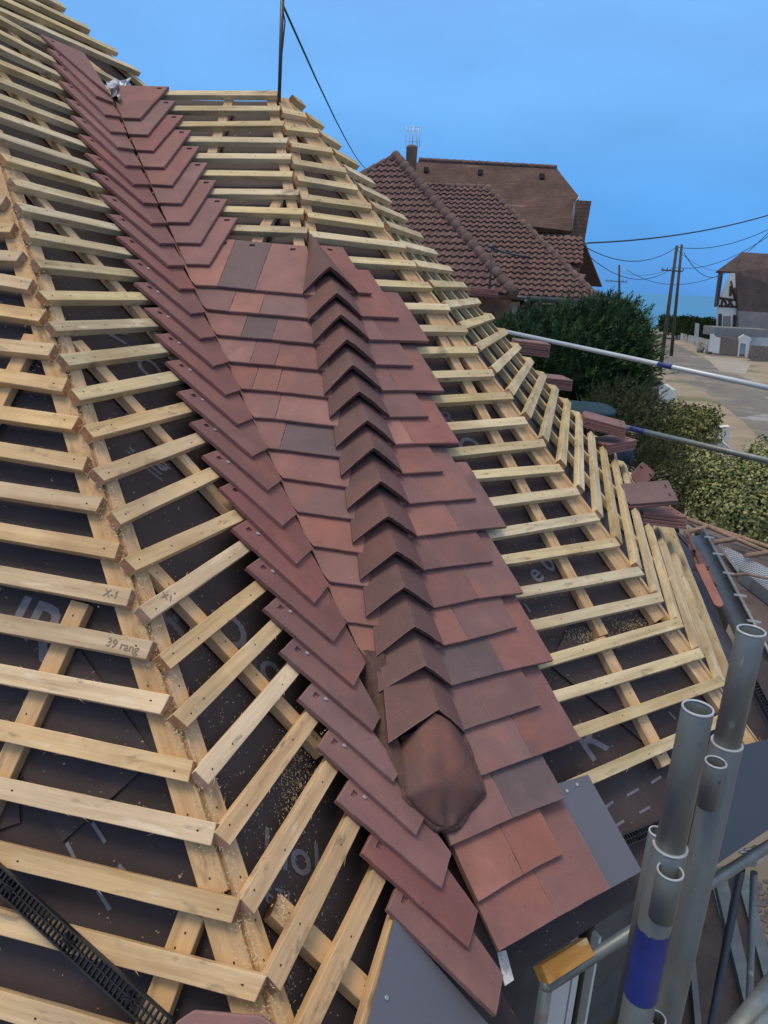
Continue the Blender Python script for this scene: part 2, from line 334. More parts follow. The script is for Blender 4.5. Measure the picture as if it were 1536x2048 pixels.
# --- underlay
def rows_surface(name, f, left, right, l0, l1, h=-.058, nx=14, step=1.0, label=None):
    bm = bmesh.new(); n = FN[f][0]; rows = []
    k = int((l1 - l0) / step) + 1
    for i in range(k + 1):
        l = l0 + (l1 - l0) * i / k; a = onface(f, left(l), h); b = onface(f, right(l), h); row = []
        for j in range(nx + 1):
            p = a.lerp(b, j / nx); e = min(j, nx - j) / nx * 2
            p = p + n * ((noise.noise(p * 4) * .006 - .004) * min(1, e * 3))
            row.append(bm.verts.new(p))
        rows.append(row)
    for i in range(k):
        for j in range(nx): bm.faces.new((rows[i][j], rows[i][j + 1], rows[i + 1][j + 1], rows[i + 1][j]))
    return mk(name, bm, MEM, house, smooth=True)
hip1 = lambda l: inter('A', 'B', l); val = lambda l: inter('B', 'C', l); hip2 = lambda l: inter('C', 'D', l)
bd = lambda l: inter('B', 'D', l); hip3 = lambda l: inter('D', 'E', l); hip4 = lambda l: inter('E', 'F', l); hip5 = lambda l: inter('B', 'G', l)
# level where valley and hip 2 run together
lo, hi = 5., 60.
for _ in range(50):
    m_ = (lo + hi) / 2; P = inter('B', 'C', m_); n, c = FN['D'][:2]
    if n.dot(P) - c < 0: lo = m_
    else: hi = m_
LT = lo
print('triple level', LT)
TOP = -1.25
BOT = 28.7
UA = rows_surface('underlay', 'A', lambda l: hip1(l) + FN['A'][2] * 2.6, hip1, 1, 31)
UB = rows_surface('underlay', 'B', hip1, lambda l: val(l) if l < LT else bd(l), TOP, 34)
rows_surface('underlay', 'B', hip1, hip5, -10, TOP)
UC = rows_surface('underlay', 'C', val, hip2, TOP, LT, nx=6)
UD = rows_surface('underlay', 'D', lambda l: hip2(l) if l < LT else bd(l), hip3, TOP, BOT)
UE = rows_surface('underlay', 'E', hip3, hip4, TOP, 29.5)
UF = rows_surface('underlay', 'F', hip4, lambda l: hip4(l) + FN['F'][2] * (.15 * (l - TOP) + .3), TOP, 29, nx=5)
rows_surface('underlay', 'G', hip5, lambda l: hip5(l) - FN['G'][2] * 1.6, -10, TOP + 3, nx=5)
rows_surface('underlay', 'C', lambda l: val(l), lambda l: hip2(l), TOP - .02, TOP, nx=4, step=.01)
# --- battens: measured ends, on the real planes
A_ = {7: (0, 398, 7, 400), 8: (0, 450, 24, 454), 9: (0, 506, 39, 512), 10: (0, 558, 60, 568), 11: (0, 619, 84, 631), 12: (0, 689, 103, 699), 13: (0, 750, 129, 770), 14: (0, 824, 150, 846), 15: (0, 898, 170, 926), 16: (0, 978, 199, 1008), 17: (0, 1061, 234, 1101), 18: (0, 1148, 258, 1195), 19: (0, 1245, 299, 1300), 20: (0, 1347, 330, 1409), 21: (0, 1460, 381, 1543), 22: (0, 1576, 427, 1669), 23: (0, 1708, 471, 1823), 24: (0, 1844, 521, 1979), 25: (0, 1987, 330, 2070)}
for l, (u0, v0, u1, v1) in A_.items():
    P1 = hit('A', u1, v1); P0 = hit('A', u0, v0); d = (P0 - P1).normalized()
    if l < 10 or l == 25: d = FN['A'][2]; 
    if l == 25: P1 = inter('A', 'B', 25.1) + FN['A'][2] * .03; P1 = onface('A', P1)
    bar('batten', 'A', P1, P1 + d * 1.9, w=.043, m=W_BAT, endcut=(random.uniform(-.004, .012), 0))
B_L = {5: (7, 313), 6: (26, 362), 7: (39, 412), 8: (55, 466), 9: (74, 525), 10: (86, 590), 11: (105, 652), 12: (129, 719), 13: (152, 789), 14: (178, 863), 15: (197, 949), 16: (232, 1035), 17: (260, 1128), 18: (291, 1226), 19: (330, 1323), 20: (361, 1441), 21: (404, 1555), 22: (445, 1677), 23: (495, 1812), 24: (547, 1965)}
B_R = {5: (207, 371), 6: (224, 412), 7: (241, 456), 8: (258, 503), 9: (275, 547), 3: (177, 291), 2: (164, 254), 1: (150, 218), 0: (136, 180), -1: (123, 150), -2: (109, 120), -3: (96, 86), 4: (192, 333), 10: (291, 592), 11: (312.5, 644.5), 12: (330, 695), 13: (357, 750), 14: (379, 812.5), 15: (402, 875), 16: (431.6, 943), 17: (424, 1054), 18: (496, 1087), 19: (527, 1167), 20: (559, 1245), 21: (586, 1339), 22: (620, 1440), 23: (665, 1530), 24: (710, 1640), 25: (762, 1745), 26: (790, 1860)}
B_0 = {3: (0, 228), 2: (0, 192), 1: (0, 159), 0: (0, 123), -1: (0, 93), -2: (0, 63), -3: (0, 34), 4: (0, 270), 25: (620, 2048), 26: (735, 2048)}
for l in range(-9, 27):
    if l in B_R:
        a = B_L.get(l) or B_0[l]; P0 = hit('B', *a); P1 = hit('B', *B_R[l])
    else:
        P0 = onface('B', hip1(l)); P1 = onface('B', hip5(l)); 
    d = (P1 - P0).normalized()
    if l < 5 and l in B_R: P0 = P0 - d * .9
    if l in (25, 26): P0 = P0 - d * .25
    if l in B_R:
        if l <= -2: P1 = onface('B', hip5(l)) if l < -3 else P1 + d * .9
        else:
            e = val(l) if l < LT else bd(l); P1 = P0 + d * max((e - P0).dot(d) - .01, .1)
    elif l < -3: P1 = P1 + d * random.uniform(-.01, .03)
    bar('batten', 'B', P0, P1, m=W_YEL if l < 14 else (W_BAT if l < 22 else W_BRD), w=(.038 if l < 12 else .042) if l < 26 else .03, endcut=(random.uniform(-.008, .004), 0), nh=3)
bpts = {}
for l, (x0, y0, x1, y1) in {-1: (665, 370, 1110, 372), 0: (700, 432, 1120, 432), 1: (740, 495, 1135, 492), 2: (770, 555, 1150, 560), 3: (800, 622, 1165, 625), 4: (830, 690, 1170, 695), 5: (870, 765, 1195, 768), 6: (910, 835, 1215, 845), 7: (940, 910, 1230, 920)}.items():
    P0 = hit('C', x0 / 2, y0 / 2); P1 = hit('C', x1 / 2, y1 / 2); d = (P1 - P0).normalized()
    e = val(l); s = (e - P1).dot(-d) - .02
    bar('batten', 'C', P1, P1 - d * s, m=W_YEL, w=.038)
D_R = [(612, 230), (637, 262), (665, 300), (692, 340), (715, 375), (743, 412), (768, 450), (810, 490), (831, 527), (861, 570), (899, 614), (934, 657), (956, 699), (987, 745), (1024, 790), (1053, 840), (1090, 885), (1124, 935), (1157, 981), (1196, 1032), (1236, 1083), (1284, 1141), (1325, 1193), (1363, 1244), (1405, 1305), (1447, 1361), (1500, 1415)]
D_L = {0: (565, 220), 1: (570, 254), 2: (582, 288), 3: (586, 322), 4: (595, 355), 5: (602, 392), 6: (615, 428), 7: (620, 467), 17: (1000, 945), 18: (1000, 1001), 19: (1000, 1064), 20: (1017, 1118), 21: (1040, 1184), 22: (1069, 1250), 23: (1080, 1325), 24: (1115, 1392), 25: (1150, 1465), 26: (1182, 1555)}
for l, p in enumerate(D_R):
    P1 = hit('D', *p); 
    if l in D_L:
        P0 = hit('D', *D_L[l]); d = (P1 - P0).normalized()
    else: d = FN['D'][2] if FN['D'][2].x > 0 else -FN['D'][2]
    if l > 7: P0 = P1 - d * min((P1 - onface('D', hip2(l) if l < LT else bd(l))).length - .05, 1.1)
    if l == 26: P1 = P0.lerp(P1, .95)
    bar('batten', 'D', P0, P1, m=W_YEL, w=.038, endcut=(0, random.uniform(-.01, .01)), nh=3)
for l in range(-1, 27):
    P0 = onface('E', hip3(l)); P1 = onface('E', hip4(l)); d = (P1 - P0).normalized()
    off = random.uniform(.012, .03)
    bar('batten', 'E', P0 + d * off, P1 + d * random.uniform(-.01, .015), m=W_YEL, w=.040, fray=4, endcut=(random.uniform(-.01, .01), 0))
# ridge batten / F battens: many small ones seen edge on
bm = bmesh.new()
for l in range(-1, 27):
    P0 = onface('F', hip4(l)); d = FN['F'][2]; n, up = FN['F'][0], FN['F'][3]
    ln = .25 + .1 * (l + 2)
    prism(bm, [P0 + up * .018, P0 - up * .018, P0 - up * .018 + d * ln, P0 + up * .018 + d * ln], -n * .026)
tag(mk('back_battens', bm, W_YEL, house), kind='stuff')
# --- boards either side of the hips, rafters
def along(f, g1, g2, l0, l1, off, w=.07, t=.027, m=W_BRD, name='hip_board', h=-.0275, wob=0):
    P0 = inter(g1, g2, l0); P1 = inter(g1, g2, l1); ax = (P1 - P0).normalized(); n = FN[f][0]; s = n.cross(ax).normalized()
    mid = onface(f, (P0 + P1) / 2 + s * .3); 
    # side of the hip that belongs to face f
    o = g1 if g2 == f else g2
    if FN[o][0].dot(P0 + s * .3) > FN[o][1]: s = -s
    if (g1, g2) in (('B', 'C'), ('B', 'D')) and False: s = -s
    P0 = onface(f, P0 + s * off, h); P1 = onface(f, P1 + s * off, h)
    return bar(name, f, P0, P1, w=w, t=t, m=m, fray=3, nh=int((l1 - l0) / 2))
along('A', 'A', 'B', 3, 22.55, .048, w=.056)
along('A', 'A', 'B', 22.62, 31, .052, w=.062)
along('B', 'A', 'B', 3, 22.7, .048, w=.042)
along('B', 'A', 'B', 22.8, 31, .046, w=.042)
along('C', 'C', 'D', TOP, 14, .04, w=.045); along('D', 'C', 'D', TOP, 14, .04, w=.045)
along('D', 'D', 'E', TOP, 22.6, .05, w=.066); along('D', 'D', 'E', 22.8, 27.6, .045, w=.06)
along('E', 'D', 'E', TOP, 27, .04, w=.05); along('E', 'E', 'F', TOP, 27, .045, w=.05)
along('B', 'B', 'G', -10, TOP + .5, .05, w=.05)
def rafter(f, u0, v0, u1, v1, w=.045, ext=(0, 0), m=W_BRD):
    P0 = hit(f, u0, v0, -.0275); P1 = hit(f, u1, v1, -.0275); d = (P1 - P0).normalized()
    bar('counter_batten', f, P0 - d * ext[0], P1 + d * ext[1], w=w, m=m, fray=3, nh=4)
rafter('B', 154, 681, 488, 1047, ext=(.0, .15)); rafter('B', 297, 1124, 650, 1500)
rafter('B', 30, 337, 320, 668, ext=(0, .2)); rafter('B', 75, 234, 201, 390, ext=(.5, .1)); rafter('B', 28, 68, 112, 164, ext=(.3, .1)); rafter('B', 56, 28, 185, 128, ext=(.3, .2))
rafter('B', 552, 1808, 752, 1998, w=.055)
rafter('A', 160, 1204, 10, 1530, w=.05, ext=(0, .3)); rafter('A', 62, 668, 0, 790, w=.05, ext=(0, .4)); rafter('A', 383, 1826, 300, 2048, w=.055, ext=(0, .15))
rafter('C', 458, 200, 425, 300, ext=(0, .02)); rafter('C', 567, 380, 520, 470, ext=(0, .2))
rafter('D', 905, 710, 1209, 1270, ext=(.3, 0)); rafter('D', 1200, 1275, 1335, 1530, w=.05)
rafter('D', 625, 262, 760, 445, w=.035)
for fr in (.3, .56, .80):
    a = onface('E', hip3(-1).lerp(hip4(-1), fr), -.0275); b = onface('E', hip3(26.5).lerp(hip4(26.5), fr), -.0275)
    bar('counter_batten', 'E', a, b, w=.04, m=W_YEL, fray=2, nh=6)
print('bars', cnt[0])

# --- clay tiles
def clip2(poly, a, b, keep):
    """keep the side of line a-b (2D) on which point keep lies"""
    s0 = (b[0] - a[0]) * (keep[1] - a[1]) - (b[1] - a[1]) * (keep[0] - a[0]); sg = 1 if s0 > 0 else -1
    def s(p): return sg * ((b[0] - a[0]) * (p[1] - a[1]) - (b[1] - a[1]) * (p[0] - a[0]))
    o = []
    for i in range(len(poly)):
        p, q = poly[i], poly[(i + 1) % len(poly)]; sp, sq = s(p), s(q)
        if sp >= 0: o.append(p)
        if (sp >= 0) != (sq >= 0):
            t = sp / (sp - sq); o.append((p[0] + (q[0] - p[0]) * t, p[1] + (q[1] - p[1]) * t))
    return o
def tile(name, f, pts, key, hole=None, nail=None, parent=None, thick=.0125, chip=True):
    """pts: 3D top-face outline. hole: point near the head where the hook recess sits"""
    n = (pts[1] - pts[0]).cross(pts[-1] - pts[0])
    n = n.normalized(); n = n if n.dot(FN[f][0]) > 0 else -n
    c = sum(pts, V((0, 0, 0))) / len(pts); Mx = frame(c, FN[f][2] if f in FN else V((1, 0, 0)), n)
    q = [Mx.inverted() @ p for p in pts]
    # slight camber + wavering edge
    out = []
    for i in range(len(q)):
        a, b = q[i], q[(i + 1) % len(q)]; k = max(1, int((b - a).length / .025))
        for j in range(k):
            p = a.lerp(b, j / k); e = (b - a).normalized(); pn = V((-e.y, e.x, 0))
            am = .0011 if j else 0
            p = p + pn * noise.noise(V((p.x * 30, p.y * 30, cnt[0] * 3.3))) * am * 1.6; p.z = 0
            out.append(p)
    bm = bmesh.new(); top = [bm.verts.new(p) for p in out]; ed = [bm.edges.new((top[i], top[(i + 1) % len(top)])) for i in range(len(top))]
    hv = None
    if hole is not None:
        hc = Mx.inverted() @ hole; hc.z = 0; hv = [bm.verts.new(hc + V((x, y, 0))) for x, y in ((-.012, -.008), (.012, -.008), (.012, .008), (-.012, .008))]
        hed = [bm.edges.new((hv[i], hv[(i + 1) % 4])) for i in range(4)]
        bmesh.ops.triangle_fill(bm, edges=ed + hed, use_beauty=True)
    else: bm.faces.new(top)
    bot = [bm.verts.new(v.co + V((0, 0, -thick))) for v in top]
    for i in range(len(top)): bm.faces.new((top[i], bot[i], bot[(i + 1) % len(top)], top[(i + 1) % len(top)]))
    bm.faces.new(bot[::-1])
    if hv:
        hb = [bm.verts.new(v.co + V((0, 0, -.007))) for v in hv]
        for i in range(4): bm.faces.new((hv[i], hb[i], hb[(i + 1) % 4], hv[(i + 1) % 4]))
        bm.faces.new(hb)
    bmesh.ops.recalc_face_normals(bm, faces=bm.faces)
    ts = set(top)
    be = [e for e in bm.edges if e.verts[0] in ts and e.verts[1] in ts and any(abs(fc.normal.z) < .3 for fc in e.link_faces)]
    bmesh.ops.bevel(bm, geom=be, offset=0.0016, segments=2, affect='EDGES', clamp_overlap=True)
    cnt[0] += 1
    o = mk(name, bm, T[key], parent or house, Mx, recalc=False)
    if nail is not None:
        b2 = bmesh.new(); p = nail - n * (n.dot(nail - c)) ; tube(b2, [p, p + n * .0035], .0055, 12)
        bmesh.ops.translate(b2, verts=b2.verts, vec=-p); mk('nail', b2, NAIL, o, Matrix.Translation(p))
    return o
VAL = {-4: (415, 325), -3: (442, 390), -2: (470, 455)}
val_px = {-1: (242, 232), 0: (255, 264), 1: (270, 297.5), 2: (285, 331), 3: (301.5, 367.5), 4: (316.5, 406), 5: (334.5, 445), 6: (352.5, 486), 7: (371, 530), 8: (390.5, 577), 9: (412, 623), 10: (433, 672), 11: (459, 722), 12: (483, 779), 13: (507, 836), 14: (537, 896), 15: (565, 959), 16: (595, 1027), 17: (627, 1097), 18: (659, 1170), 19: (694, 1246), 20: (733, 1325), 21: (762, 1434), 22: (803, 1541), 23: (850, 1634), 24: (904, 1706), 25: (957, 1822), 26: (1008, 1950), -2: (228, 205), -3: (221, 193), -4: (207.5, 162.5)}
HL = {-4: (80, 66), -3: (95, 95), -2: (105, 125), -1: (117.5, 160), 0: (130, 195), 1: (142.5, 230), 2: (157.5, 267.5), 3: (170, 305), 4: (185, 345), 5: (200, 387.5), 6: (217, 427), 7: (234, 471), 8: (250, 517), 9: (269.5, 564), 10: (289, 615), 11: (310.5, 668), 12: (332, 722.5), 13: (355.5, 783), 14: (381, 844), 15: (406, 910), 16: (439.5, 974.6), 17: (465, 1056), 18: (493, 1134), 19: (528, 1216), 20: (561, 1302), 21: (598, 1396), 22: (635, 1492), 23: (674, 1600), 24: (725, 1705), 25: (776, 1817)}
TL = {9: (383, 627), 10: (402, 676), 11: (428, 732), 12: (453, 789), 13: (477, 848), 14: (506, 912), 15: (537, 980), 16: (566, 1051), 17: (594, 1127), 18: (630, 1205), 19: (668, 1282), 20: (708, 1371), 21: (747, 1461), 22: (788, 1562), 23: (833, 1669), 24: (884, 1776), 25: (938, 1895), 26: (993, 2030), 8: (360, 577), 7: (337.5, 530), 6: (320, 486), 5: (304, 446), 4: (288, 405), 3: (268, 368), 2: (252, 330), 1: (236, 294), 0: (222, 263), -1: (211, 229), -2: (193, 191), -3: (187, 160)}
# B side valley tiles: head corner, tail corner, valley corner. Tail i belongs with head i-1 in the photo's numbering
for i in range(-3, 27):
    hl = hit('B', *HL[i - 1], .013); tl = hit('B', *TL[i], .050); tr = hit('B', *val_px[i], .050)
    n, c, d, up = FN['B']
    lv = -(hl.z - Z0) / DZ
    hr = onface('B', (val(lv) if lv < LT else bd(lv)), .016) 
    vd = (onface('B', val(5), .0) - onface('B', val(15), .0)).normalized() if i < 22 else (onface('B', bd(22), .0) - onface('B', bd(28), .0)).normalized()
    s = (hl - tr).dot(up) / vd.dot(up); hr = onface('B', tr + vd * s, .013)
    hd = (hr - hl); 
    if hd.dot(d) < .03: hr = hl + d * .03
    down = (tl - hl).normalized()
    hole = hl + down * .032 + d * .05; nail = hl + down * .052 + d * .085
    hole = hl + (tl - hl).normalized() * .030 + (hr - hl).normalized() * .052
    nail = hl + (tl - hl).normalized() * .055 + (hr - hl).normalized() * .066
    key = 'v' if i < 21 else random.choice('vr')
    if i in (21, 22): key = 'm'
    bpts[i] = (hl, tl, tr)
    tile('valley_tile', 'B', [hl, tl, tr, hr], key, hole, nail if 8 < i < 25 else None)
# C side upper valley tiles
CU = {-1: ((675, 345), (560, 472), (490, 470)), 0: ((702, 402), (590, 538), (515, 535)), 1: ((735, 460), (612, 602), (545, 598)), 2: ((765, 520), (655, 668), (575, 665)), 3: ((797, 585), (688, 740), (605, 735)), 4: ((830, 650), (725, 812), (635, 810)), 5: ((865, 720), (755, 888), (670, 888)), 6: ((910, 795), (800, 972), (705, 970)), 7: ((950, 870), (835, 1058), (745, 1055))}
for i, (a, b, c_) in CU.items():
    hr = hit('C', a[0] / 2, a[1] / 2, .013); tr = hit('C', b[0] / 2, b[1] / 2, .050); tl = hit('C', c_[0] / 2, c_[1] / 2, .050)
    n, c, d, up = FN['C']; vd = (onface('C', val(5)) - onface('C', val(15))).normalized(); s = (hr - tl).dot(up) / vd.dot(up); hl = onface('C', tl + vd * s, .013)
    hole = hr + (tr - hr).normalized() * .022 + (hl - hr).normalized() * .038
    tile('valley_tile', 'C', [hr, tr, tl, hl], 'v' if i % 2 else 'm', hole)
# coursed tiles
def c5(x, y): return (x / 2.56 + 350, y / 2.56 + 400)
def c6(x, y): return (x / 2.56 + 450, y / 2.56 + 900)
def c1(x, y): return (x / 2.56 + 500, y / 2.56 + 1250)
def c2(x, y): return (x / 1.9542 + 750, y / 1.9542 + 1500)
CR = {8: (c5, [(105, 435), (215, 438), (408, 458), (655, 487)], 'pdr'), 9: (c5, [(160, 555), (275, 568), (430, 580), (690, 610)], 'mpm'), 10: (c5, [(215, 688), (335, 700), (495, 712), (702, 740)], 'rdm'),
      11: (c5, [(280, 825), (382, 835), (510, 845), (730, 874)], 'rmr'), 12: (c5, [(340, 965), (392, 968), (518, 978), (755, 1014)], 'rpr'), 13: (c5, [(405, 1112), (510, 1118), (790, 1162)], 'rr'), 14: (c5, [(480, 1270), (535, 1275), (820, 1322)], 'rd'),
      15: (c5, [(550, 1420), (847, 1476)], 'r'), 16: (c6, [(372, 315), (617, 358)], 'm'), 17: (c6, [(452, 490), (645, 531)], 'p'), 18: (c6, [(535, 672), (686, 699)], 'r'), 19: (c6, [(625, 880), (722, 899)], 'r'), 20: (c6, [(715, 1050), (790, 1085)], 'p')}
def course(f, pts, keys, lvl, leftline, rightline, Ln=.30, heads=False, extend=(0, 0), ragged=None):
    n, c, d, up = FN[f]; P = [hit(f, *p, .050) for p in pts]
    if d.dot(P[-1] - P[0]) < 0: d = -d
    if extend[0]: P[0] = P[0] - d * extend[0]
    if extend[1]: P[-1] = P[-1] + d * extend[1]
    o = P[0]
    def to2(p): return ((p - o).dot(d), (p - o).dot(up))
    for j in range(len(P) - 1):
        a, b = to2(P[j]), to2(P[j + 1]); g = .0008
        poly = [(a[0] + g, a[1]), (b[0] - g, b[1]), (b[0] - g, b[1] + Ln), (a[0] + g, a[1] + Ln)]
        keep = ((a[0] + b[0]) / 2, (a[1] + b[1]) / 2)
        # widen outer tiles beneath hip caps / to the valley then clip
        if j == 0 and leftline: poly[0] = (poly[0][0] - .0, poly[0][1]); poly[3] = (poly[3][0] - .3, poly[3][1])
        if j == len(P) - 2 and rightline: poly[1] = (poly[1][0] + .12, poly[1][1]); poly[2] = (poly[2][0] + .12, poly[2][1])
        for ln in (leftline, rightline):
            if ln:
                q0, q1 = ln; poly = clip2(poly, to2(q0), to2(q1), keep)
        if len(poly) < 3: continue
        sl = (.050 - .013) / Ln
        pts3 = []; jit_ = random.uniform(-.0006, .0006)
        for p in poly:
            h = .050 - sl * (p[1] - keep[1]); h += jit_
            pts3.append(onface(f, o + d * p[0] + up * p[1], h))
        # remove duplicates
        cl = [pts3[0]]
        for q in pts3[1:]:
            if (q - cl[-1]).length > .004: cl.append(q)
        if (cl[0] - cl[-1]).length < .004: cl.pop()
        if len(cl) < 3: continue
        hole = None
        if heads is True or (heads and j in heads):
            ht = onface(f, o + d * (max(a[0], keep[0] - .03) + .03) + up * (keep[1] + Ln - .028), 0.015)
            hole = ht
        tile('roof_tile', f, cl, keys[j % len(keys)], hole)
vline = (onface('C', val(2)), onface('C', val(20))); 
def shift(ln, f, dist):
    n = FN[f][0]; ax = (ln[1] - ln[0]).normalized(); s = n.cross(ax); c = onface(f, (hip2(10) + val(10)) / 2) if f == 'C' else onface(f, (hip2(10) + hip3(10)) / 2)
    if s.dot(c - ln[0]) < 0: s = -s
    return (ln[0] + s * dist, ln[1] + s * dist)
h2C = (onface('C', hip2(2)), onface('C', hip2(20))); h2D = (onface('D', hip2(2)), onface('D', hip2(20)))
for l, (fn, pp, ks) in CR.items():
    pts = [fn(*p) for p in pp]
    a = hit('C', *pts[0], .050) + FN['C'][2] * (.010 if FN['C'][2].x < 0 else -.010); vd = (val(2) - val(20)).normalized()
    course('C', pts, ks, l, (a, a + vd), shift(h2C, 'C', .012), heads=[0, 1, 2] if l == 8 else False)
DR = {8: (c5, [(940, 470), (1010, 478)], 'r'), 9: (c5, [(960, 590), (1150, 602)], 'r'), 10: (c5, [(1000, 712), (1080, 715), (1305, 722)], 'mm'), 11: (c5, [(1030, 835), (1222, 847)], 'm'), 12: (c5, [(1070, 970), (1150, 972), (1380, 977)], 'mr'),
      13: (c5, [(1105, 1105), (1303, 1107)], 'm'), 14: (c5, [(1135, 1245), (1222, 1245), (1458, 1243)], 'pr'), 15: (c5, [(1170, 1392), (1378, 1388)], 'r'), 16: (c6, [(945, 270), (1035, 265), (1290, 245)], 'mm'), 17: (c6, [(990, 435), (1205, 412), (1445, 392)], 'pm'),
      18: (c6, [(1030, 608), (1118, 598), (1375, 568)], 'mm'), 19: (c6, [(1070, 805), (1300, 758), (1530, 730)], 'mm'), 20: (c6, [(1125, 997), (1248, 970), (1500, 905)], 'pm'), 21: (c6, [(1175, 1195), (1438, 1130), (1684, 1075)], 'dr'), 22: (c1, [(1100, 535), (1235, 490), (1492, 408)], 'mm'),
      23: (c1, [(1185, 770), (1448, 675), (1695, 584)], 'mm'), 24: (c2, [(300, 372), (540, 265), (745, 185)], 'rd'), 25: (c2, [(405, 593), (583, 485), (735, 405)], 'pp'), 26: (c2, [(485, 787), (712, 655), (922, 540)], 'rr')}
bdl = (onface('D', bd(20)), onface('D', bd(28)))
for l, (fn, pp, ks) in DR.items():
    pts = [fn(*p) for p in pp]
    course('D', pts, ks, l, shift(h2D, 'D', .012) if l < 23 else None, None, heads=[len(pp) - 2] if l in (8, 9, 10, 15) else False, extend=(.085 if l < 23 else 0, 0))
# --- hip caps
apx = {8: (660, 531), 9: (674, 584), 10: (682, 627), 11: (694, 677), 12: (706, 728), 13: (719, 781), 14: (735, 839), 15: (748, 894), 16: (762, 961), 17: (776, 1031), 18: (794, 1101), 19: (809, 1173), 20: (830, 1252), 21: (852, 1330), 22: (878, 1418)}
hu = (hip2(2) - hip2(20)).normalized(); hn = (FN['C'][0] + FN['D'][0]).normalized()
HC = hn.dot(hip2(10))
def hpl(u, v, h): r = ray(u, v); return r * ((HC + h) / hn.dot(r))
LF = {8: (606, 584), 9: (617, 639), 10: (627, 684), 11: (637, 736), 12: (649, 787), 13: (660, 834), 14: (672, 893), 15: (682, 951), 16: (695, 1017), 17: (706, 1084), 18: (721, 1159), 19: (733, 1232), 20: (753, 1312), 21: (758, 1384), 22: (777, 1486)}
RF = {8: (717, 584), 9: (725, 634), 10: (739, 678), 11: (752, 726), 12: (765, 779), 13: (780, 832), 14: (791, 886), 15: (805, 943), 16: (819, 1005), 17: (835, 1072), 18: (851, 1142), 19: (869, 1216), 20: (888, 1290), 21: (906, 1373), 22: (930, 1465)}
def nearest(u, v, h): return min((hit(f, u, v, h) for f in 'BC'), key=lambda p: p.length)
def cap(i):
    ap = hpl(*apx[i], .105); lf = hit('C', *LF[i], .062); rf = hit('D', *RF[i], .062); Ln = .215
    if i >= 21: lf = nearest(*LF[i], .062)
    tip = hpl(621, 466, .065) if i == 8 else None
    nx = 7; ny = 5; th = .019; bm = bmesh.new()
    def row(s):
        a = ap + hu * Ln * s - hn * .075 * s; l = lf + hu * Ln * s - hn * .045 * s; r = rf + hu * Ln * s - hn * .045 * s; k = .22 * s
        if tip is not None:
            a = ap.lerp(tip, s); l = lf.lerp(tip - hn * .01, s ** 1.15 * .93); r = rf.lerp(tip - hn * .01, s ** 1.15 * .93)
        else: l = l.lerp(a, k); r = r.lerp(a, k)
        pts = []
        for q in range(-nx, nx + 1):
            t = abs(q) / nx; e = l if q < 0 else r; p = a.lerp(e, t) + hn * (.004 * math.sin(t * math.pi) - (.0025 if q == 0 else 0))
            if s == 0: p = p + hu * (noise.noise(V((q * 1.3, i * 7.1, 0))) * (.005 if q > 0 else .0015))
            pts.append(p)
        return pts
    top = [row(j / ny) for j in range(ny + 1)]; m = 2 * nx + 1
    tv = [[bm.verts.new(q) for q in r] for r in top]; bv = [[bm.verts.new(q - hn * th) for q in r] for r in top]
    for j in range(ny):
        for k in range(m - 1):
            bm.faces.new((tv[j][k], tv[j][k + 1], tv[j + 1][k + 1], tv[j + 1][k])); bm.faces.new((bv[j][k], bv[j + 1][k], bv[j + 1][k + 1], bv[j][k + 1]))
        for k in (0, m - 1): bm.faces.new((tv[j][k], tv[j + 1][k], bv[j + 1][k], bv[j][k]))
    for j in (0, ny):
        for k in range(m - 1): bm.faces.new((tv[j][k], bv[j][k], bv[j][k + 1], tv[j][k + 1]))
    Mx = frame(ap, hu, hn); local(bm, Mx); o = mk('hip_tile', bm, T['c'], house, Mx)
    bm = bmesh.new()
    for e, sd_, amp in ((lf, -1, .004), (rf, 1, .009)):
        pts = []; rr = []
        for k in range(17):
            t = k / 16; q = ap.lerp(e, t) - hn * (th + .004) + hu * (.016 + noise.noise(V((k * .9, i * 2.2, sd_))) * amp) + hn * noise.noise(V((k * .7, i, 9))) * .003
            pts.append(q); rr.append(.0050 + .003 * noise.noise(V((k * 1.7, i, 3 * sd_))) + (.002 if sd_ > 0 else 0))
        tube(bm, pts, .008, 7, rr=rr)
    Mx = Matrix.Translation(ap); local(bm, Mx); mk('mortar_bed', bm, MORT, o, Mx, smooth=True)
for i in apx: cap(i)
# end cap: a faceted clay snout closing the hip
SN = [((800, 1490), (872, 1425), (920, 1462), .098, .085), ((803, 1523), (880, 1472), (937, 1502), .104, .06), ((808, 1557), (886, 1520), (954, 1545), .108, .05), ((813, 1592), (890, 1562), (968, 1584), .104, .045), ((833, 1614), (893, 1596), (950, 1606), .086, .045), ((853, 1635), (894, 1626), (930, 1630), .068, .045), ((872, 1652), (896, 1655), (912, 1652), .055, .045)]
cr_ = []
for (L_, A_p, R_p, ha, hf) in SN:
    a = hpl(*A_p, ha); l = nearest(*L_, .056); r = hit('D', *R_p, .056); cr_.append((l, a, r))
def crv(k, s):
    n_ = len(cr_) - 1; x = s * n_; i_ = min(int(x), n_ - 1); f = x - i_; g = lambda q: cr_[max(0, min(n_, q))][k]
    p0, p1, p2, p3 = g(i_ - 1), g(i_), g(i_ + 1), g(i_ + 2)
    if k != 1: return p1.lerp(p2, f)
    return (p1 * 2 + (p2 - p0) * f + (p0 * 2 - p1 * 5 + p2 * 4 - p3) * f * f + (p1 * 3 - p0 - p2 * 3 + p3) * f ** 3) * .5
bm = bmesh.new(); vs = []; NS = 26; NK = 9
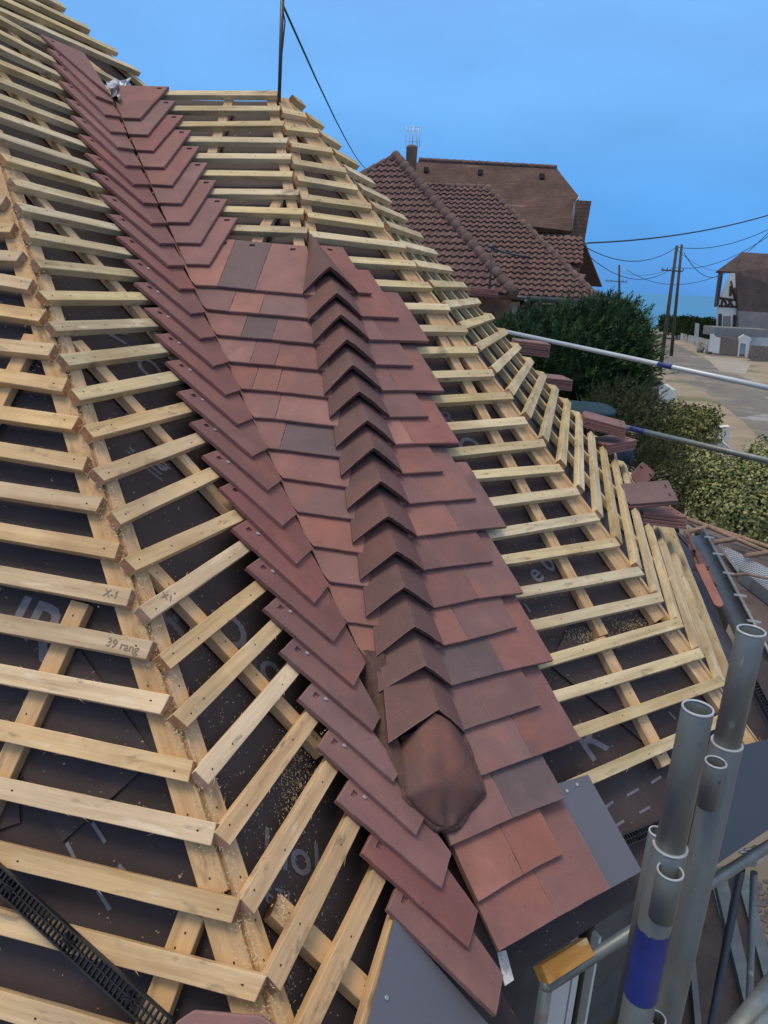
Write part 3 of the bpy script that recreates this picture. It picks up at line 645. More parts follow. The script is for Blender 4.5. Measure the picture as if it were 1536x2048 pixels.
for j in range(NS + 1):
    s = j / NS; l, a, r = crv(0, s), crv(1, s), crv(2, s); row = []
    for k in range(-NK, NK + 1):
        t = abs(k) / NK; e = l if k < 0 else r; tt = t * t * (3 - 2 * t) * .25 + t * .75
        p = a.lerp(e, tt) + hn * (.011 * math.sin(t * math.pi) - .006 * (1 - t) ** 3); p += hn * noise.noise(p * 9) * .003
        row.append(bm.verts.new(p))
    vs.append(row)
for j in range(NS):
    for k in range(2 * NK): bm.faces.new((vs[j][k], vs[j][k + 1], vs[j + 1][k + 1], vs[j + 1][k]))
edge = [r[0] for r in vs] + vs[-1][1:-1] + [r[-1] for r in vs][::-1]
low = [bm.verts.new(v_.co - hn * .05) for v_ in edge]
for a, b, c, d in zip(edge[:-1], edge[1:], low[1:], low[:-1]): bm.faces.new((a, b, c, d))
outl = [v_.co.copy() for v_ in edge]
Mx = frame(cr_[0][1], hu, hn); local(bm, Mx); mk('hip_end_tile', bm, T['n'], house, Mx, smooth=True)
bm = bmesh.new(); pp_ = []
for a, b in zip(outl[:-1], outl[1:]): pp_ += [a, a.lerp(b, .5)]
tube(bm, [p - hn * .016 + V((noise.noise(p * 30), 0, noise.noise(p * 33))) * .004 for p in pp_], .014, 10, rr=[.013 + .006 * noise.noise(p * 35) for p in pp_])
mk('mortar_bed', bm, MORT, house, smooth=True)
# smooth mortar fillet filling the gap between valley tiles and the last hip tiles
bm = bmesh.new(); mp_ = [((722, 1300), (765, 1305)), ((735, 1325), (772, 1330)), ((742, 1352), (772, 1352)), ((750, 1385), (772, 1388)), ((762, 1425), (790, 1425)), ((768, 1470), (792, 1475)), ((778, 1510), (805, 1505)), ((795, 1555), (815, 1550)), ((815, 1600), (830, 1600))]
gr = []
for (a, b) in mp_:
    p, q = nearest(*a, .046), nearest(*b, .058); gr.append([bm.verts.new(p.lerp(q, t_) + hn * (noise.noise(p.lerp(q, t_) * 40) * .005 + (.004 if t_ > 0 else -.03) - (.02 if t_ > 1 else 0))) for t_ in (-.9, .1, .25, .5, .75, 1, 1.3)])
bmesh.ops
for a, b in zip(gr[:-1], gr[1:]):
    for k in range(6): bm.faces.new((a[k], a[k + 1], b[k + 1], b[k]))
bmesh.ops.subdivide_edges(bm, edges=bm.edges, cuts=2, use_grid_fill=True)
for v_ in bm.verts: v_.co += hn * noise.noise(v_.co * 90) * .003
mk('mortar_bed', bm, MORT, house, smooth=True)
# --- starter sheets, eave pieces
def sheet(name, f, px, h, t, m, parent=house, nails=()):
    pts = [hit(f, *p, h) for p in px]; n = FN[f][0]; bm = bmesh.new(); prism(bm, pts, -n * t)
    Mx = frame(pts[0], FN[f][2], n); local(bm, Mx); o = mk(name, bm, m, parent, Mx)
    for q in nails:
        b2 = bmesh.new(); p = hit(f, *q, h); tube(b2, [V((0, 0, 0)), n * .003], .005, 12); mk('nail', b2, NAIL, o, Matrix.Translation(p))
    return o
sheet('starter_sheet', 'D', [(1112, 1568), (1176, 1549), (1284, 1742), (1222, 1776), (1130, 1790), (1060, 1640)], .012, .004, SLATE, nails=[(1133, 1582), (1153, 1569)])
sheet('starter_sheet', 'B', [(790, 1835), (1000, 2075), (960, 2130), (730, 2110), (736, 2048)], .010, .004, SLATE, nails=[(772, 1996)])
sheet('lead_scrap', 'D', [(995, 1905), (1012, 1900), (1028, 1960), (1010, 1972)], -.01, .003, mat('white_flashing', (.55, .55, .55), rough=.5, var=.3, vscale=60))
# crumpled flashing at the head of the valley
bm = bmesh.new(); g = 9; base = [hit('B', *p, .05) for p in ((210, 165), (262, 155), (262, 185), (232, 205))]
gv = []
for i in range(g):
    for j in range(g):
        s, t = i / (g - 1), j / (g - 1); p = base[0].lerp(base[1], s).lerp(base[3].lerp(base[2], s), t)
        gv.append(bm.verts.new(p + FN['B'][0] * noise.noise(p * 22) * .05 - FN['A'][2] * noise.noise(p * 30) * .02))
for i in range(g - 1):
    for j in range(g - 1): bm.faces.new((gv[i * g + j], gv[i * g + j + 1], gv[(i + 1) * g + j + 1], gv[(i + 1) * g + j]))
mk('valley_flashing', bm, mat('crumpled_lead', (.42, .45, .50), rough=.4, metal=.3, var=.2, vscale=20), house)
# orange block, plywood at the eave
P = hit('D', 1150, 1925, -.035); Mx = frame(P, FN['D'][2] if FN['D'][2].x > 0 else -FN['D'][2], FN['D'][0])
bm = bmesh.new(); box(bm, (-.01, 0.01, -.03), .17, .045, .04, Mx); local(bm, Mx); mk('fascia_block', bm, W_OR, house, Mx)

# --- printing on the underlay
def drape(f, P, e=.0014):
    q = onface(f, P, -.058); return q + FN[f][0] * (noise.noise(q * 4) * .006 - .004 + e)
def lettering(f, txt, u, v, size, ang, m=PRINT, parent=None, h=-.0515, sx=1.0):
    cu = bpy.data.curves.new('t', 'FONT'); cu.body = txt; cu.size = size; cu.align_x = 'CENTER'; cu.align_y = 'CENTER'; cu.resolution_u = 3; cu.offset = size * .012
    ob = bpy.data.objects.new('t', cu); col.objects.link(ob); dg = bpy.context.evaluated_depsgraph_get(); dg.update()
    me = bpy.data.meshes.new_from_object(ob.evaluated_get(dg)); bpy.data.objects.remove(ob); bpy.data.curves.remove(cu)
    n, c, d, up = FN[f]; P = hit(f, u, v, h); x = up.cross(n).normalized()
    Mx = frame(P, x, n) @ Matrix.Rotation(math.radians(ang), 4, 'Z') @ Matrix.Diagonal((sx, 1, 1, 1))
    me.materials.clear(); me.materials.append(m)
    o = bpy.data.objects.new('printed_lettering', me); col.objects.link(o); Mr = frame(P, x, n); 
    me.transform(Mx)
    if h < -.01:
        for v_ in me.vertices: v_.co = drape(f, v_.co)
    me.transform(Mr.inverted()); setp(o, parent, Mr)
    return o
lettering('A', 'UR', 30, 1250, .19, -8, parent=UA, m=PRINT)
lettering('A', 'R', 40, 670, .15, -8, parent=UA, m=PRINT2); lettering('A', '5c', 22, 1435, .05, 62, parent=UA); lettering('A', '15', 302, 1470, .035, 65, parent=UA)
lettering('B', 'R', 232, 662, .14, 40, parent=UB, m=PRINT2); lettering('B', 'O', 305, 735, .13, 40, parent=UB); lettering('B', 'o', 330, 930, .08, 150, parent=UB)
lettering('B', '|18|', 320, 932, .06, 20, parent=UB); lettering('B', '14', 268, 900, .04, 20, parent=UB)
lettering('B', 'R', 350, 1240, .15, -40, parent=UB, m=PRINT2); lettering('B', 'D', 465, 1262, .16, -40, parent=UB, m=PRINT); lettering('B', 'o', 545, 1335, .15, -40, parent=UB)
lettering('B', '|or|', 590, 1725, .12, 125, parent=UB, m=PRINT); lettering('B', '129', 563, 1790, .05, 125, parent=UB)
lettering('D', 'R', 1185, 1480, .17, 12, parent=UD, m=PRINT); lettering('D', 'e 0', 1085, 1135, .11, 20, parent=UD); lettering('D', 'n15', 1098, 1080, .06, 20, parent=UD, m=PRINT2)
lettering('D', 'O', 945, 895, .14, 20, parent=UD); lettering('D', 'I', 990, 890, .12, 10, parent=UD); lettering('D', 'R', 1335, 1285, .15, 30, parent=UD, m=PRINT); lettering('D', 'R', 900, 835, .1, 5, parent=UD, m=PRINT2)
lettering('D', 'D', 1205, 1640, .001, 0, parent=UD)
lettering('D', '116', 1215, 1862, .04, 8, parent=UD, h=-.02) if False else None
def dashes(f, parent, L):
    n = FN[f][0]
    for (a, b, c_, d_) in L:
        p, q = hit(f, a, b, -.0515), hit(f, c_, d_, -.0515); s = n.cross(q - p).normalized() * .004
        bm = bmesh.new(); bm.faces.new([bm.verts.new(drape(f, x)) for x in (p - s, q - s, q + s, p + s)]); mk('printed_dash', bm, PRINT, parent)
dashes('A', UA, [(35, 1535, 52, 1558), (128, 1555, 150, 1590), (78, 1492, 102, 1520), (130, 1685, 148, 1722), (182, 1645, 208, 1685), (190, 1780, 222, 1830), (234, 1730, 250, 1748), (88, 1620, 108, 1645), (236, 1312, 240, 1332)])
dashes('D', UD, [(1250, 1325, 1265, 1337), (1293, 1355, 1321, 1375), (1280, 1380, 1312, 1400), (1340, 1422, 1355, 1437), (1305, 1565, 1325, 1552), (1257, 1590, 1280, 1577), (1212, 1615, 1230, 1602), (1282, 1625, 1303, 1613), (1237, 1650, 1252, 1640), (1052, 1205, 1064, 1222)])
# seams: laps of the underlay
def seam(f, parent, u0, v0, u1, v1, w=.20):
    n = FN[f][0]; p, q = hit(f, u0, v0, -.0535), hit(f, u1, v1, -.0535); s = n.cross(q - p).normalized() * w
    bm = bmesh.new(); prism(bm, [p, q, q + s, p + s], -n * .0012); mk('underlay_lap', bm, MEM, parent)
seam('A', UA, 160, 1300, 312, 1515, -.25); seam('D', UD, 1100, 1330, 1295, 1490, .25)
seam('A', UA, -5, 1660, 40, 1645, .2)

# ------------------------------------------------------------------ writing on two battens: pencil marks
def pencil(f, txt, u, v, size, ang, parent): return lettering(f, txt, u, v, size, ang, mat('pencil', (.22, .16, .11), var=.2), parent, h=.0012)
bt = [o for o in house.children if o.name.startswith('batten')]
pencil('A', 'X-1', 222, 1188, .026, -3, bt[11]).name = 'pencil_mark'; pencil('A', '39 rang', 245, 1292, .028, -4, bt[12]).name = 'pencil_mark'
pencil('B', '1X', 335, 1193, .026, 125, bt[19 + 26]).name = 'pencil_mark'

# ------------------------------------------------------------------ sawdust and shavings
bm = bmesh.new(); rnd = random.Random(3)
def chip(p, n, s):
    a = V((rnd.uniform(-1, 1), rnd.uniform(-1, 1), rnd.uniform(-1, 1))).normalized(); b = n.cross(a).normalized(); a = b.cross(n)
    l = s * rnd.uniform(.5, 1.6); w = s * rnd.uniform(.2, .5); h = n * rnd.uniform(0, .003)
    bm.faces.new([bm.verts.new(x) for x in (p + h, p + a * l + h + n * rnd.uniform(0, l * .4), p + a * l + b * w + h, p + b * w)])
for _ in range(2600):
    l = rnd.uniform(5, 27); p = hip1(l) + V((0, 0, 0)); n = (FN['A'][0] + FN['B'][0]).normalized(); s = n.cross((hip1(1) - hip1(9)).normalized())
    p = p - n * rnd.uniform(.018, .032) + s * rnd.gauss(0, .016); chip(p, n, .004)
for (f, u, v, su, sv, k) in (('B', 590, 1560, 22, 55, 900), ('B', 650, 1500, 10, 40, 200), ('B', 240, 860, 60, 80, 160), ('B', 350, 1230, 60, 60, 160), ('B', 450, 1400, 60, 70, 200), ('B', 600, 1900, 50, 80, 260), ('D', 1180, 1272, 25, 8, 500), ('D', 1265, 1250, 22, 7, 500), ('B', 130, 560, 60, 60, 140), ('A', 60, 730, 20, 30, 80), ('B', 560, 1990, 15, 50, 200), ('D', 1120, 1180, 60, 90, 120), ('B', 500, 1640, 50, 70, 200)):
    n = FN[f][0]
    for _ in range(k): chip(hit(f, rnd.gauss(u, su), rnd.gauss(v, sv), -.05), n, .0032)
for (f, u, v, k) in (('B', 655, 1480, 120), ('B', 565, 1815, 120)):
    for _ in range(k): chip(hit(f, rnd.gauss(u, 7), rnd.gauss(v, 18), .002), FN[f][0], .004)
tag(mk('sawdust', bm, mat('sawdust', (.50, .39, .24), rough=.95, var=.3, vscale=50), recalc=False), 'pale sawdust and shavings scattered along the hip and underlay', 'sawdust', kind='stuff')

# ------------------------------------------------------------------ eaves comb strips
def comb(f, a, b, w, h, label, n_=None):
    P0 = hit(f, *a, h); P1 = hit(f, *b, h); n = FN[f][0]; Mx = frame(P0, P1 - P0, n); L = (P1 - P0).length; bm = bmesh.new()
    box(bm, (L / 2, w / 2, 0), L, .003, .014); box(bm, (L / 2, -w / 2, 0), L, .003, .014); box(bm, (L / 2, 0, 0), L, .002, .008)
    k = int(L / .011)
    for i in range(k + 1): box(bm, (L * i / k, 0, -.001), .0028, w - .003, .010)
    for i in range(7, k, 15):
        for q in range(6):
            an = q * math.pi / 3; box(bm, (L * i / k, 0, 0), .004, w * .9, .013, Matrix.Translation((L * i / k, 0, 0)) @ Matrix.Rotation(an, 4, 'Z') @ Matrix.Translation((-L * i / k, 0, 0)))
    return tag(mk('eaves_comb', bm, BLK, None, Mx), label, 'vent strip', 'black plastic eaves combs')
comb('A', (-30, 1730), (335, 2062), .036, .016, 'long black plastic comb strip lying across the lower left battens')
comb('D', (1240, 1685), (1330, 1648), .03, -.03, 'short black comb strip on the underlay behind the scaffold sleeve')
# tile edge poking in at the bottom
pts = [hit('A', *p, .06) for p in ((355, 2042), (385, 2022), (520, 2032), (560, 2060), (540, 2110), (300, 2110))]
tag(tile('loose_tile', 'A', pts, 'r', parent=None), 'red clay tile just showing at the bottom edge, left of the grey sheet', 'tile')
o = bpy.data.objects[ [x.name for x in house.children if x.name.startswith('loose_tile')][0] ]; m0 = WM[o].copy(); o.parent = None; o.matrix_parent_inverse = Matrix.Identity(4); o.matrix_world = m0

exec_bg = True
# ------------------------------------------------------------------ BACKGROUND
# ground, road, beach, sea
bm = bmesh.new()
def gpoly(pts, z): return [atz(u, v, z) for u, v in pts]
S_ = 105.0
bm.faces.new([bm.verts.new(p) for p in ((-120, -60, GZ), (220, -60, GZ), (260, S_, GZ), (-200, S_ + 10, GZ))])
m = mat('sandy_ground', (0.26, 0.215, 0.155), rough=.95, var=.25, vscale=.35, bump=.3, bscale=3)
mixover(m, (.10, .12, .05), .22, .55, .65, 5, fac=.8); mixover(m, (.36, .33, .28), .6, .6, .75, 5, fac=.6)
tag(mk('ground', bm, m), kind='structure')
bm = bmesh.new()
g = [gp for gp in [(1303, 662), (1338, 668), (1352, 688), (1392, 708), (1440, 735), (1500, 760), (1600, 798), (1760, 880), (1700, 990), (1560, 915), (1490, 845), (1420, 790), (1350, 752), (1322, 725), (1308, 690)]]
bm.faces.new([bm.verts.new(p) for p in gpoly(g, GZ + .006)])
m = mat('worn_asphalt', (0.145, 0.132, 0.118), rough=.9, var=.2, vscale=.5, bump=.4, bscale=6)
mixover(m, (.25, .21, .16), .35, .52, .62, 6, fac=.85); mixover(m, (.30, .30, .31), .22, .62, .66, 4, fac=.8)
tag(mk('road', bm, m), kind='structure')
bm = bmesh.new(); bm.faces.new([bm.verts.new(p) for p in gpoly([(1408, 712), (1440, 705), (1502, 728), (1490, 748), (1440, 742)], GZ + .012)])
tag(mk('driveway', bm, mat('pale_concrete', (0.30, 0.27, 0.235), var=.15, vscale=.5)), kind='structure')
bm = bmesh.new(); bm.faces.new([bm.verts.new(p) for p in ((-200, S_ + 10, GZ), (260, S_, GZ), (300, S_ + 60, GZ - 4), (-240, S_ + 70, GZ - 4))])
tag(mk('beach', bm, mat('beach_sand', (0.33, 0.27, 0.20), var=.12, vscale=.2)), kind='structure')
bm = bmesh.new(); bm.faces.new([bm.verts.new(p) for p in ((-30000, S_ + 8, GZ - 1.2), (30000, S_ + 8, GZ - 1.2), (30000, 40000, GZ - 1.2), (-30000, 40000, GZ - 1.2))])
m = mat('sea_water', (0.030, 0.185, 0.36), rough=.45, spec=.3, var=.1, vscale=.004, stretch=(1, 4, 1)); tag(mk('sea', bm, m), kind='structure')
bm = bmesh.new()
for k in range(9):
    y = S_ + 12 + k * 2.5; prism(bm, [V((-60, y, GZ - 1.13)), V((160, y - 3, GZ - 1.13)), V((160, y - 2.4, GZ - 1.13)), V((-60, y + .7, GZ - 1.13))], V((0, 0, -.03)))
tag(mk('surf', bm, mat('surf_foam', (.75, .78, .8), var=.1)), kind='structure')

def plane3(p, q, r):
    n = (q - p).cross(r - p).normalized(); return n, n.dot(p)
def onpl(pl, u, v):
    n, c = pl; r = ray(u, v); return r * (c / n.dot(r))
def slab(name, pts, thick, m, parent, uv=True):
    n = (pts[1] - pts[0]).cross(pts[2] - pts[0]).normalized()
    if n.z < 0: n = -n
    bm = bmesh.new(); prism(bm, pts, -n * thick); bmesh.ops.recalc_face_normals(bm, faces=bm.faces)
    h = V((n.y, -n.x, 0)); h = h.normalized() if h.length > .01 else V((1, 0, 0)); s = n.cross(h); L = bm.loops.layers.uv.new('UVMap')
    for f in bm.faces:
        for lp in f.loops: lp[L].uv = (lp.vert.co.dot(h), lp.vert.co.dot(s))
    return mk(name, bm, m, parent, recalc=False)
def pantiles(name, pts, parent, m=RF_PAN, cw=.25, rh=.29):
    """roof slope built from real rows of rolled tiles"""
    n = (pts[1] - pts[0]).cross(pts[2] - pts[0]).normalized(); n = n if n.z > 0 else -n
    if n.y > 0: pass
    h = V((-n.y, n.x, 0)).normalized(); h = h if h.x > 0 else -h; s = n.cross(h); s = s if s.z > 0 else -s; o = pts[0]
    P2 = [((p - o).dot(h), (p - o).dot(s)) for p in pts]
    x0, x1 = min(p[0] for p in P2), max(p[0] for p in P2); y0, y1 = min(p[1] for p in P2), max(p[1] for p in P2)
    bm = bmesh.new(); prism(bm, [p - n * .03 for p in pts], -n * .12)
    def span(y):
        xs = []
        for i in range(len(P2)):
            a, b = P2[i], P2[(i + 1) % len(P2)]
            if (a[1] - y) * (b[1] - y) < 0: xs.append(a[0] + (b[0] - a[0]) * (y - a[1]) / (b[1] - a[1]))
        return (min(xs), max(xs)) if len(xs) >= 2 else None
    nr = int((y1 - y0) / rh) + 1; q = cw / 4
    for r in range(nr):
        ya = y0 + r * rh; yb = min(ya + rh * 1.08, y1); sp = span(min(ya + rh * .5, y1 - .01)); 
        if not sp: continue
        sh = (r % 2) * 0
        k0 = math.floor(sp[0] / q); k1 = math.ceil(sp[1] / q)
        prev = None
        for k in range(k0, k1 + 1):
            x = min(max(k * q, sp[0]), sp[1]); ph = (k % 4); z = (.0, .055, .075, .02)[ph]; jit = noise.noise(V((k // 4, r * 1.7, 3))) * .012
            c0 = o + h * x + s * (ya + jit) + n * (z + .075); c1 = o + h * x + s * (yb + jit) + n * (z + .01); cb = c0 - n * .06
            cur = (bm.verts.new(c0), bm.verts.new(c1), bm.verts.new(cb))
            if prev:
                bm.faces.new((prev[0], cur[0], cur[1], prev[1])); bm.faces.new((prev[2], cur[2], cur[0], prev[0]))
            prev = cur
    return mk(name, bm, m, parent, recalc=False)
def ridgecaps(name, P, Q, r, parent, m=HIPT, step=.38):
    bm = bmesh.new(); L = (Q - P).length; k = max(2, int(L / step)); d = (Q - P) / k
    for i in range(k):
        a = P + d * i; b = P + d * (i + 1.12); tube(bm, [a, a + d * .12, b], r, 8, rr=[r * 1.18, r * 1.1, r * .85])
    return mk(name, bm, m, parent)
# --- neighbour house
nb = thing('neighbour_house', V((6, 27, GZ)), 'big neighbouring villa with brown and red tiled roofs behind the dark conifer hedge', 'house')
ap_ = atY(790, 314, 30.0); q_ = atY(1022, 590, 24.0); l_ = atY(600, 560, 26.5); l_.z = q_.z
pl1 = plane3(ap_, q_, l_)
m_ = onpl(pl1, 640, 395)
pantiles('pantile_slope', [ap_, q_, l_, m_], nb)
p2 = [atY(850, 372, 31.5), atY(975, 376, 31.0), atY(1196, 599, 25.2)]; pl2 = plane3(*p2)
e2 = onpl(pl2, 1022, 592); e2 = e2 + (e2 - p2[2]) * .2
pantiles('pantile_slope', [p2[0], p2[1], p2[2], e2], nb)
side = p2[2] + V((.8, 6, 0)); slab('side_slope', [p2[1], p2[2], side], .1, RF_PAN, nb)
ridgecaps('hip_tiles', ap_ + V((0, 0, .05)), q_ + V((.1, 0, .05)), .17, nb); ridgecaps('hip_tiles', p2[1], p2[2], .14, nb); ridgecaps('ridge_tiles', p2[0], p2[1], .12, nb); ridgecaps('hip_tiles', ap_, m_, .13, nb)
r3 = [atY(838, 320, 38), atY(1112, 335, 37), atY(1143, 462, 33.5)]; pl3 = plane3(*r3)
poly3 = [r3[0], r3[1], onpl(pl3, 1157, 392), r3[2], onpl(pl3, 1060, 452), onpl(pl3, 900, 440), onpl(pl3, 800, 370)]
slab('flat_tile_slope', poly3, .15, RF_FLAT, nb); ridgecaps('ridge_tiles', r3[0], r3[1], .11, nb, m=HIPT)
bb = [r3[1], r3[0], r3[0] + V((0, 4.5, -5)), r3[1] + V((4, 4.5, -5))]; slab('flat_tile_slope', bb, .15, RF_FLAT, nb)
slab('hip_slope', [r3[1], poly3[2], poly3[2] + V((.9, 4.5, -.3)), r3[1] + V((2.5, 4.5, -3))], .12, RF_FLAT, nb)
def wallbox(name, pts, z0, z1, m, parent, back=V((0, 4, 0))):
    bm = bmesh.new(); b = [V((p.x, p.y, z1)) for p in pts] ; b = b + [b[1] + back, b[0] + back]
    prism(bm, b, V((0, 0, z0 - z1))); return mk(name, bm, m, parent)
g1, g2 = atY(1062, 470, 34.3), atY(1140, 478, 34.2)
wallbox('gable_wall', [g1, g2], GZ, poly3[3].z - .05, DARKW, nb, V((0, 3, 0)))
bm = bmesh.new()
for k in range(5):
    p = g1.lerp(g2, .12 + k * .2) + V((0, -.05, 0)); p.z = poly3[3].z - .62; prism(bm, [p + V((-.13, 0, .5)), p + V((.13, 0, .5)), p + V((.13, 0, 0)), p + V((-.13, 0, 0))], V((0, .04, 0)))
mk('wall_panels', bm, WHITE, nb)
# tile-hung chimney breast, right end
cb = [atY(1146, 400, 34.5), atY(1183, 402, 34.5)]; c_lo = atY(1168, 535, 34.5).z
bm = bmesh.new(); a, b = cb; pr = prism(bm, [a, b, V((b.x - .35, b.y, c_lo - 4)), V((a.x - .3, a.y, c_lo - 4))], V((0, 1.6, 0)))
L = bm.loops.layers.uv.new('UVMap')
for f in bm.faces:
    for lp in f.loops: lp[L].uv = (lp.vert.co.x + lp.vert.co.y, lp.vert.co.z)
mk('tile_hung_wall', bm, RF_BR, nb)
p4 = [atY(1078, 471, 31), atY(1166, 476, 31), atY(1164, 530, 29.6)]; pl4 = plane3(*p4); pantiles('lean_to_slope', [p4[0], p4[1], p4[2], onpl(pl4, 1120, 528)], nb)
slab('porch_slope', [atY(1150, 545, 28), atY(1172, 549, 28), atY(1164, 560, 27.6), atY(1146, 556, 27.6)], .1, RF_PAN, nb)
wallbox('side_wall', [atY(1120, 540, 29.8), atY(1160, 545, 29.8)], GZ, atY(1150, 552, 29.8).z, DARKW, nb)
# downpipe
bm = bmesh.new(); tube(bm, [atY(1158, 395, 33.3), atY(1149, 405, 33.3), atY(1147, 420, 33.4), atY(1143, 458, 33.5)], .05, 8); mk('downpipe', bm, ALU, nb)
# walls below the eaves
wl_ = [V((e2.x, e2.y + 1.2, 0)), V((p2[2].x - .9, p2[2].y + 1.2, 0))]
wallbox('front_wall', [V((l_.x + 1, l_.y + 1.5, 0)), V((q_.x + .2, q_.y + 1.2, 0)), ], GZ, q_.z - .1, BRICK, nb)
ww = wallbox('front_wall', wl_, GZ, p2[2].z - .1, DARKW, nb)
for (u0, u1, v0, v1, mm, nm) in ((1020, 1040, 603, 640, WHITE, 'wall_panel'), (1068, 1110, 606, 640, GLASS, 'window'), (1130, 1152, 606, 640, WHITE, 'wall_panel'), (1042, 1052, 608, 640, BRICK, 'wall_panel')):
    y = 26.2; bm = bmesh.new(); a, b, c, d = atY(u0, v0, y), atY(u1, v0 + 1, y), atY(u1 - 2, v1, y), atY(u0 - 2, v1, y)
    prism(bm, [a, b, c, d], V((0, .1, 0))); o = mk(nm, bm, mm, nb)
    if nm == 'window':
        bm = bmesh.new()
        for p, q in ((a, b), (a, d), (b, c)): tube(bm, [p, q], .035, 4)
        mk('frame', bm, WHITE, o)
bm = bmesh.new(); tube(bm, [atY(1000, 592, 25.0), atY(1050, 597, 25.0), atY(1200, 605, 25.0)], .09, 8); tube(bm, [atY(1052, 600, 24.9), atY(1050, 612, 25.2), atY(1038, 618, 26.2), atY(1036, 660, 26.2)], .06, 8); mk('gutter', bm, DKM, nb)
# chimney + aerial
bm = bmesh.new(); c0 = atY(822, 330, 33); zt = atY(822, 296, 33).z
box(bm, (c0.x, 33, (zt + c0.z - 1) / 2), .44, .5, zt - c0.z + 1)
bmesh.ops.create_uvsphere(bm, u_segments=10, v_segments=6, radius=.25, matrix=Matrix.Translation((c0.x, 33, zt)) @ Matrix.Diagonal((1, 1, .5, 1)))
ch = mk('chimney', bm, BRICK, nb)
bm = bmesh.new(); b0 = V((c0.x, 33, zt)); t0 = V((c0.x + .02, 33, atY(818, 252, 33).z)); tube(bm, [b0, t0], .02, 6)
for k, (dz, w) in enumerate(((-.02, .5), (-.16, .62), (-.55, .5), (-.9, .35))):
    p = t0 + V((0, 0, dz)); tube(bm, [p - V((w / 2, 0, 0)), p + V((w / 2, .1, 0))], .012, 5)
for dx in (-.28, -.14, .14, .28): tube(bm, [t0 + V((dx, 0, -.02)), t0 + V((dx, 0, -.75))], .008, 4)
tube(bm, [b0 + V((.22, 0, -.1)), b0 + V((.22, 0, .75))], .012, 5); mk('aerial', bm, ALU, ch)
bm = bmesh.new(); 
for (u, v) in ((852, 342), (960, 347), (1083, 355)):
    p = onpl(pl3, u, v); box(bm, p + V((0, -.05, .05)), .22, .25, .2)
mk('roof_vent', bm, DARKW, nb)
# service bracket on the neighbour
bm = bmesh.new(); tube(bm, [atY(984, 495, 24), atY(978, 600, 24)], .035, 6); tube(bm, [atY(976, 494, 24), atY(990, 492, 24)], .05, 6); mk('service_post', bm, DKM, nb)

# --- wires, poles
def pole(name, u, v, ub, vb, Y, r, label, arm=None):
    t = atY(u, v, Y); b = atz(ub, vb, GZ); b.y = b.y * .5 + t.y * .5; o = thing(name, b, label, 'utility pole', 'wooden utility poles on the road')
    bm = bmesh.new(); tube(bm, [b - V((0, 0, .3)), t], r, 10, rr=[r * 1.25, r * .8]); mk('pole_shaft', bm, POLE, o)
    if arm:
        bm = bmesh.new(); p = t + V((0, 0, -arm[0])); dx = arm[1]
        tube(bm, [p - V((dx, 0, 0)), p + V((dx * .9, .2, -.02))], .05, 6); 
        for k in (-.9, -.5, .5, .85): tube(bm, [p + V((dx * k, 0, 0)), p + V((dx * k, 0, .16))], .03, 6)
        mk('crossarm', bm, POLE, o)
    return t
t1 = pole('utility_pole', 1354, 491, 1309, 739, 49.5, .115, 'thick leaning utility pole nearest the roadside, left of its twin', (1.5, .75))
t2 = pole('utility_pole', 1363.5, 489, 1325, 707, 62, .12, 'thinner utility pole standing just right of the thick one')
t3 = pole('utility_pole', 1238.5, 530, 1225, 676, 80, .12, 'distant slim utility pole with crossarm rising above the conifer', (1.6, 1.2))
def wire(pts, r=.012, sag=0.0, label=''):
    P = []
    for a, b in zip(pts[:-1], pts[1:]):
        for k in range(12):
            t = k / 12; q = a.lerp(b, t); q.z -= sag * 4 * t * (1 - t); P.append(q)
    P.append(pts[-1]); bm = bmesh.new(); tube(bm, P, r, 5); return tag(mk('overhead_wire', bm, WIRE), label, 'wire')
wire([atY(985, 497, 24), atY(1175, 486, 34), atY(1600, 410, 45)], .035, .4, 'thick dark cable sweeping from the villa up to the right')
wire([atY(1172, 495, 34), t1 + V((0, 0, -.1)), atY(1600, 424, 45)], .022, .7, 'thin cable passing over the tops of both roadside poles')
wire([atY(1172, 507, 34), t1 + V((0, 0, -1.3)), atY(1600, 424, 40)], .018, .9, 'sagging cable meeting the crossarm of the thick pole')
wire([t1 + V((.5, 0, -.4)), atY(1480, 516, 72)], .025, 1.6, 'slack cable looping from the thick pole to the half-timbered house')
wire([t3 + V((.8, 0, -.4)), atY(1445, 548, 71)], .028, 1.2, 'low slack cable from the distant slim pole to the right')
wire([atY(1600, 400, 50), atY(1497, 503, 72)], .03, .1, 'steep cable dropping onto the ridge of the half-timbered house')
wire([t3 + V((-.2, 0, -.4)), t1 + V((-.6, 0, -1.6))], .014, .4, 'faint cable between the distant slim pole and the crossarm')
wire([t1 + V((.1, 0, -.3)), atY(1436, 541, 72)], .014, .3, 'thin straight cable from the thick pole down to the house eave')

# --- right half-timbered house
hr = thing('half_timbered_house', V((36, 73, GZ)), 'white half-timbered house with steep brown roof at the right edge', 'house')
Yh = 70.
A1, A2, A3 = atY(1485, 504, Yh + 3), atY(1433, 542, Yh - .5), atY(1470, 543, Yh)
RR = V((13, 4, 0))
slab('roof_slope', [A1, A1 + RR, atY(1478, 622, Yh - .5) + RR, atY(1478, 622, Yh - .5), A3], .2, RF_FAR, hr)
slab('roof_slope', [A1, A3, A2], .2, RF_FAR, hr)
slab('roof_slope', [A1, A1 + RR, A1 + RR + V((2, 6, -5)), A3 + V((3.0, 6, 0))], .2, RF_FAR, hr)
bm = bmesh.new(); prism(bm, [atY(u, v, Yh - .1) for u, v in ((1460, 546), (1468, 546), (1477, 622), (1478, 712), (1431, 706), (1434, 606))], V((10, 6, 0))); mk('gable_wall', bm, WHITE, hr)
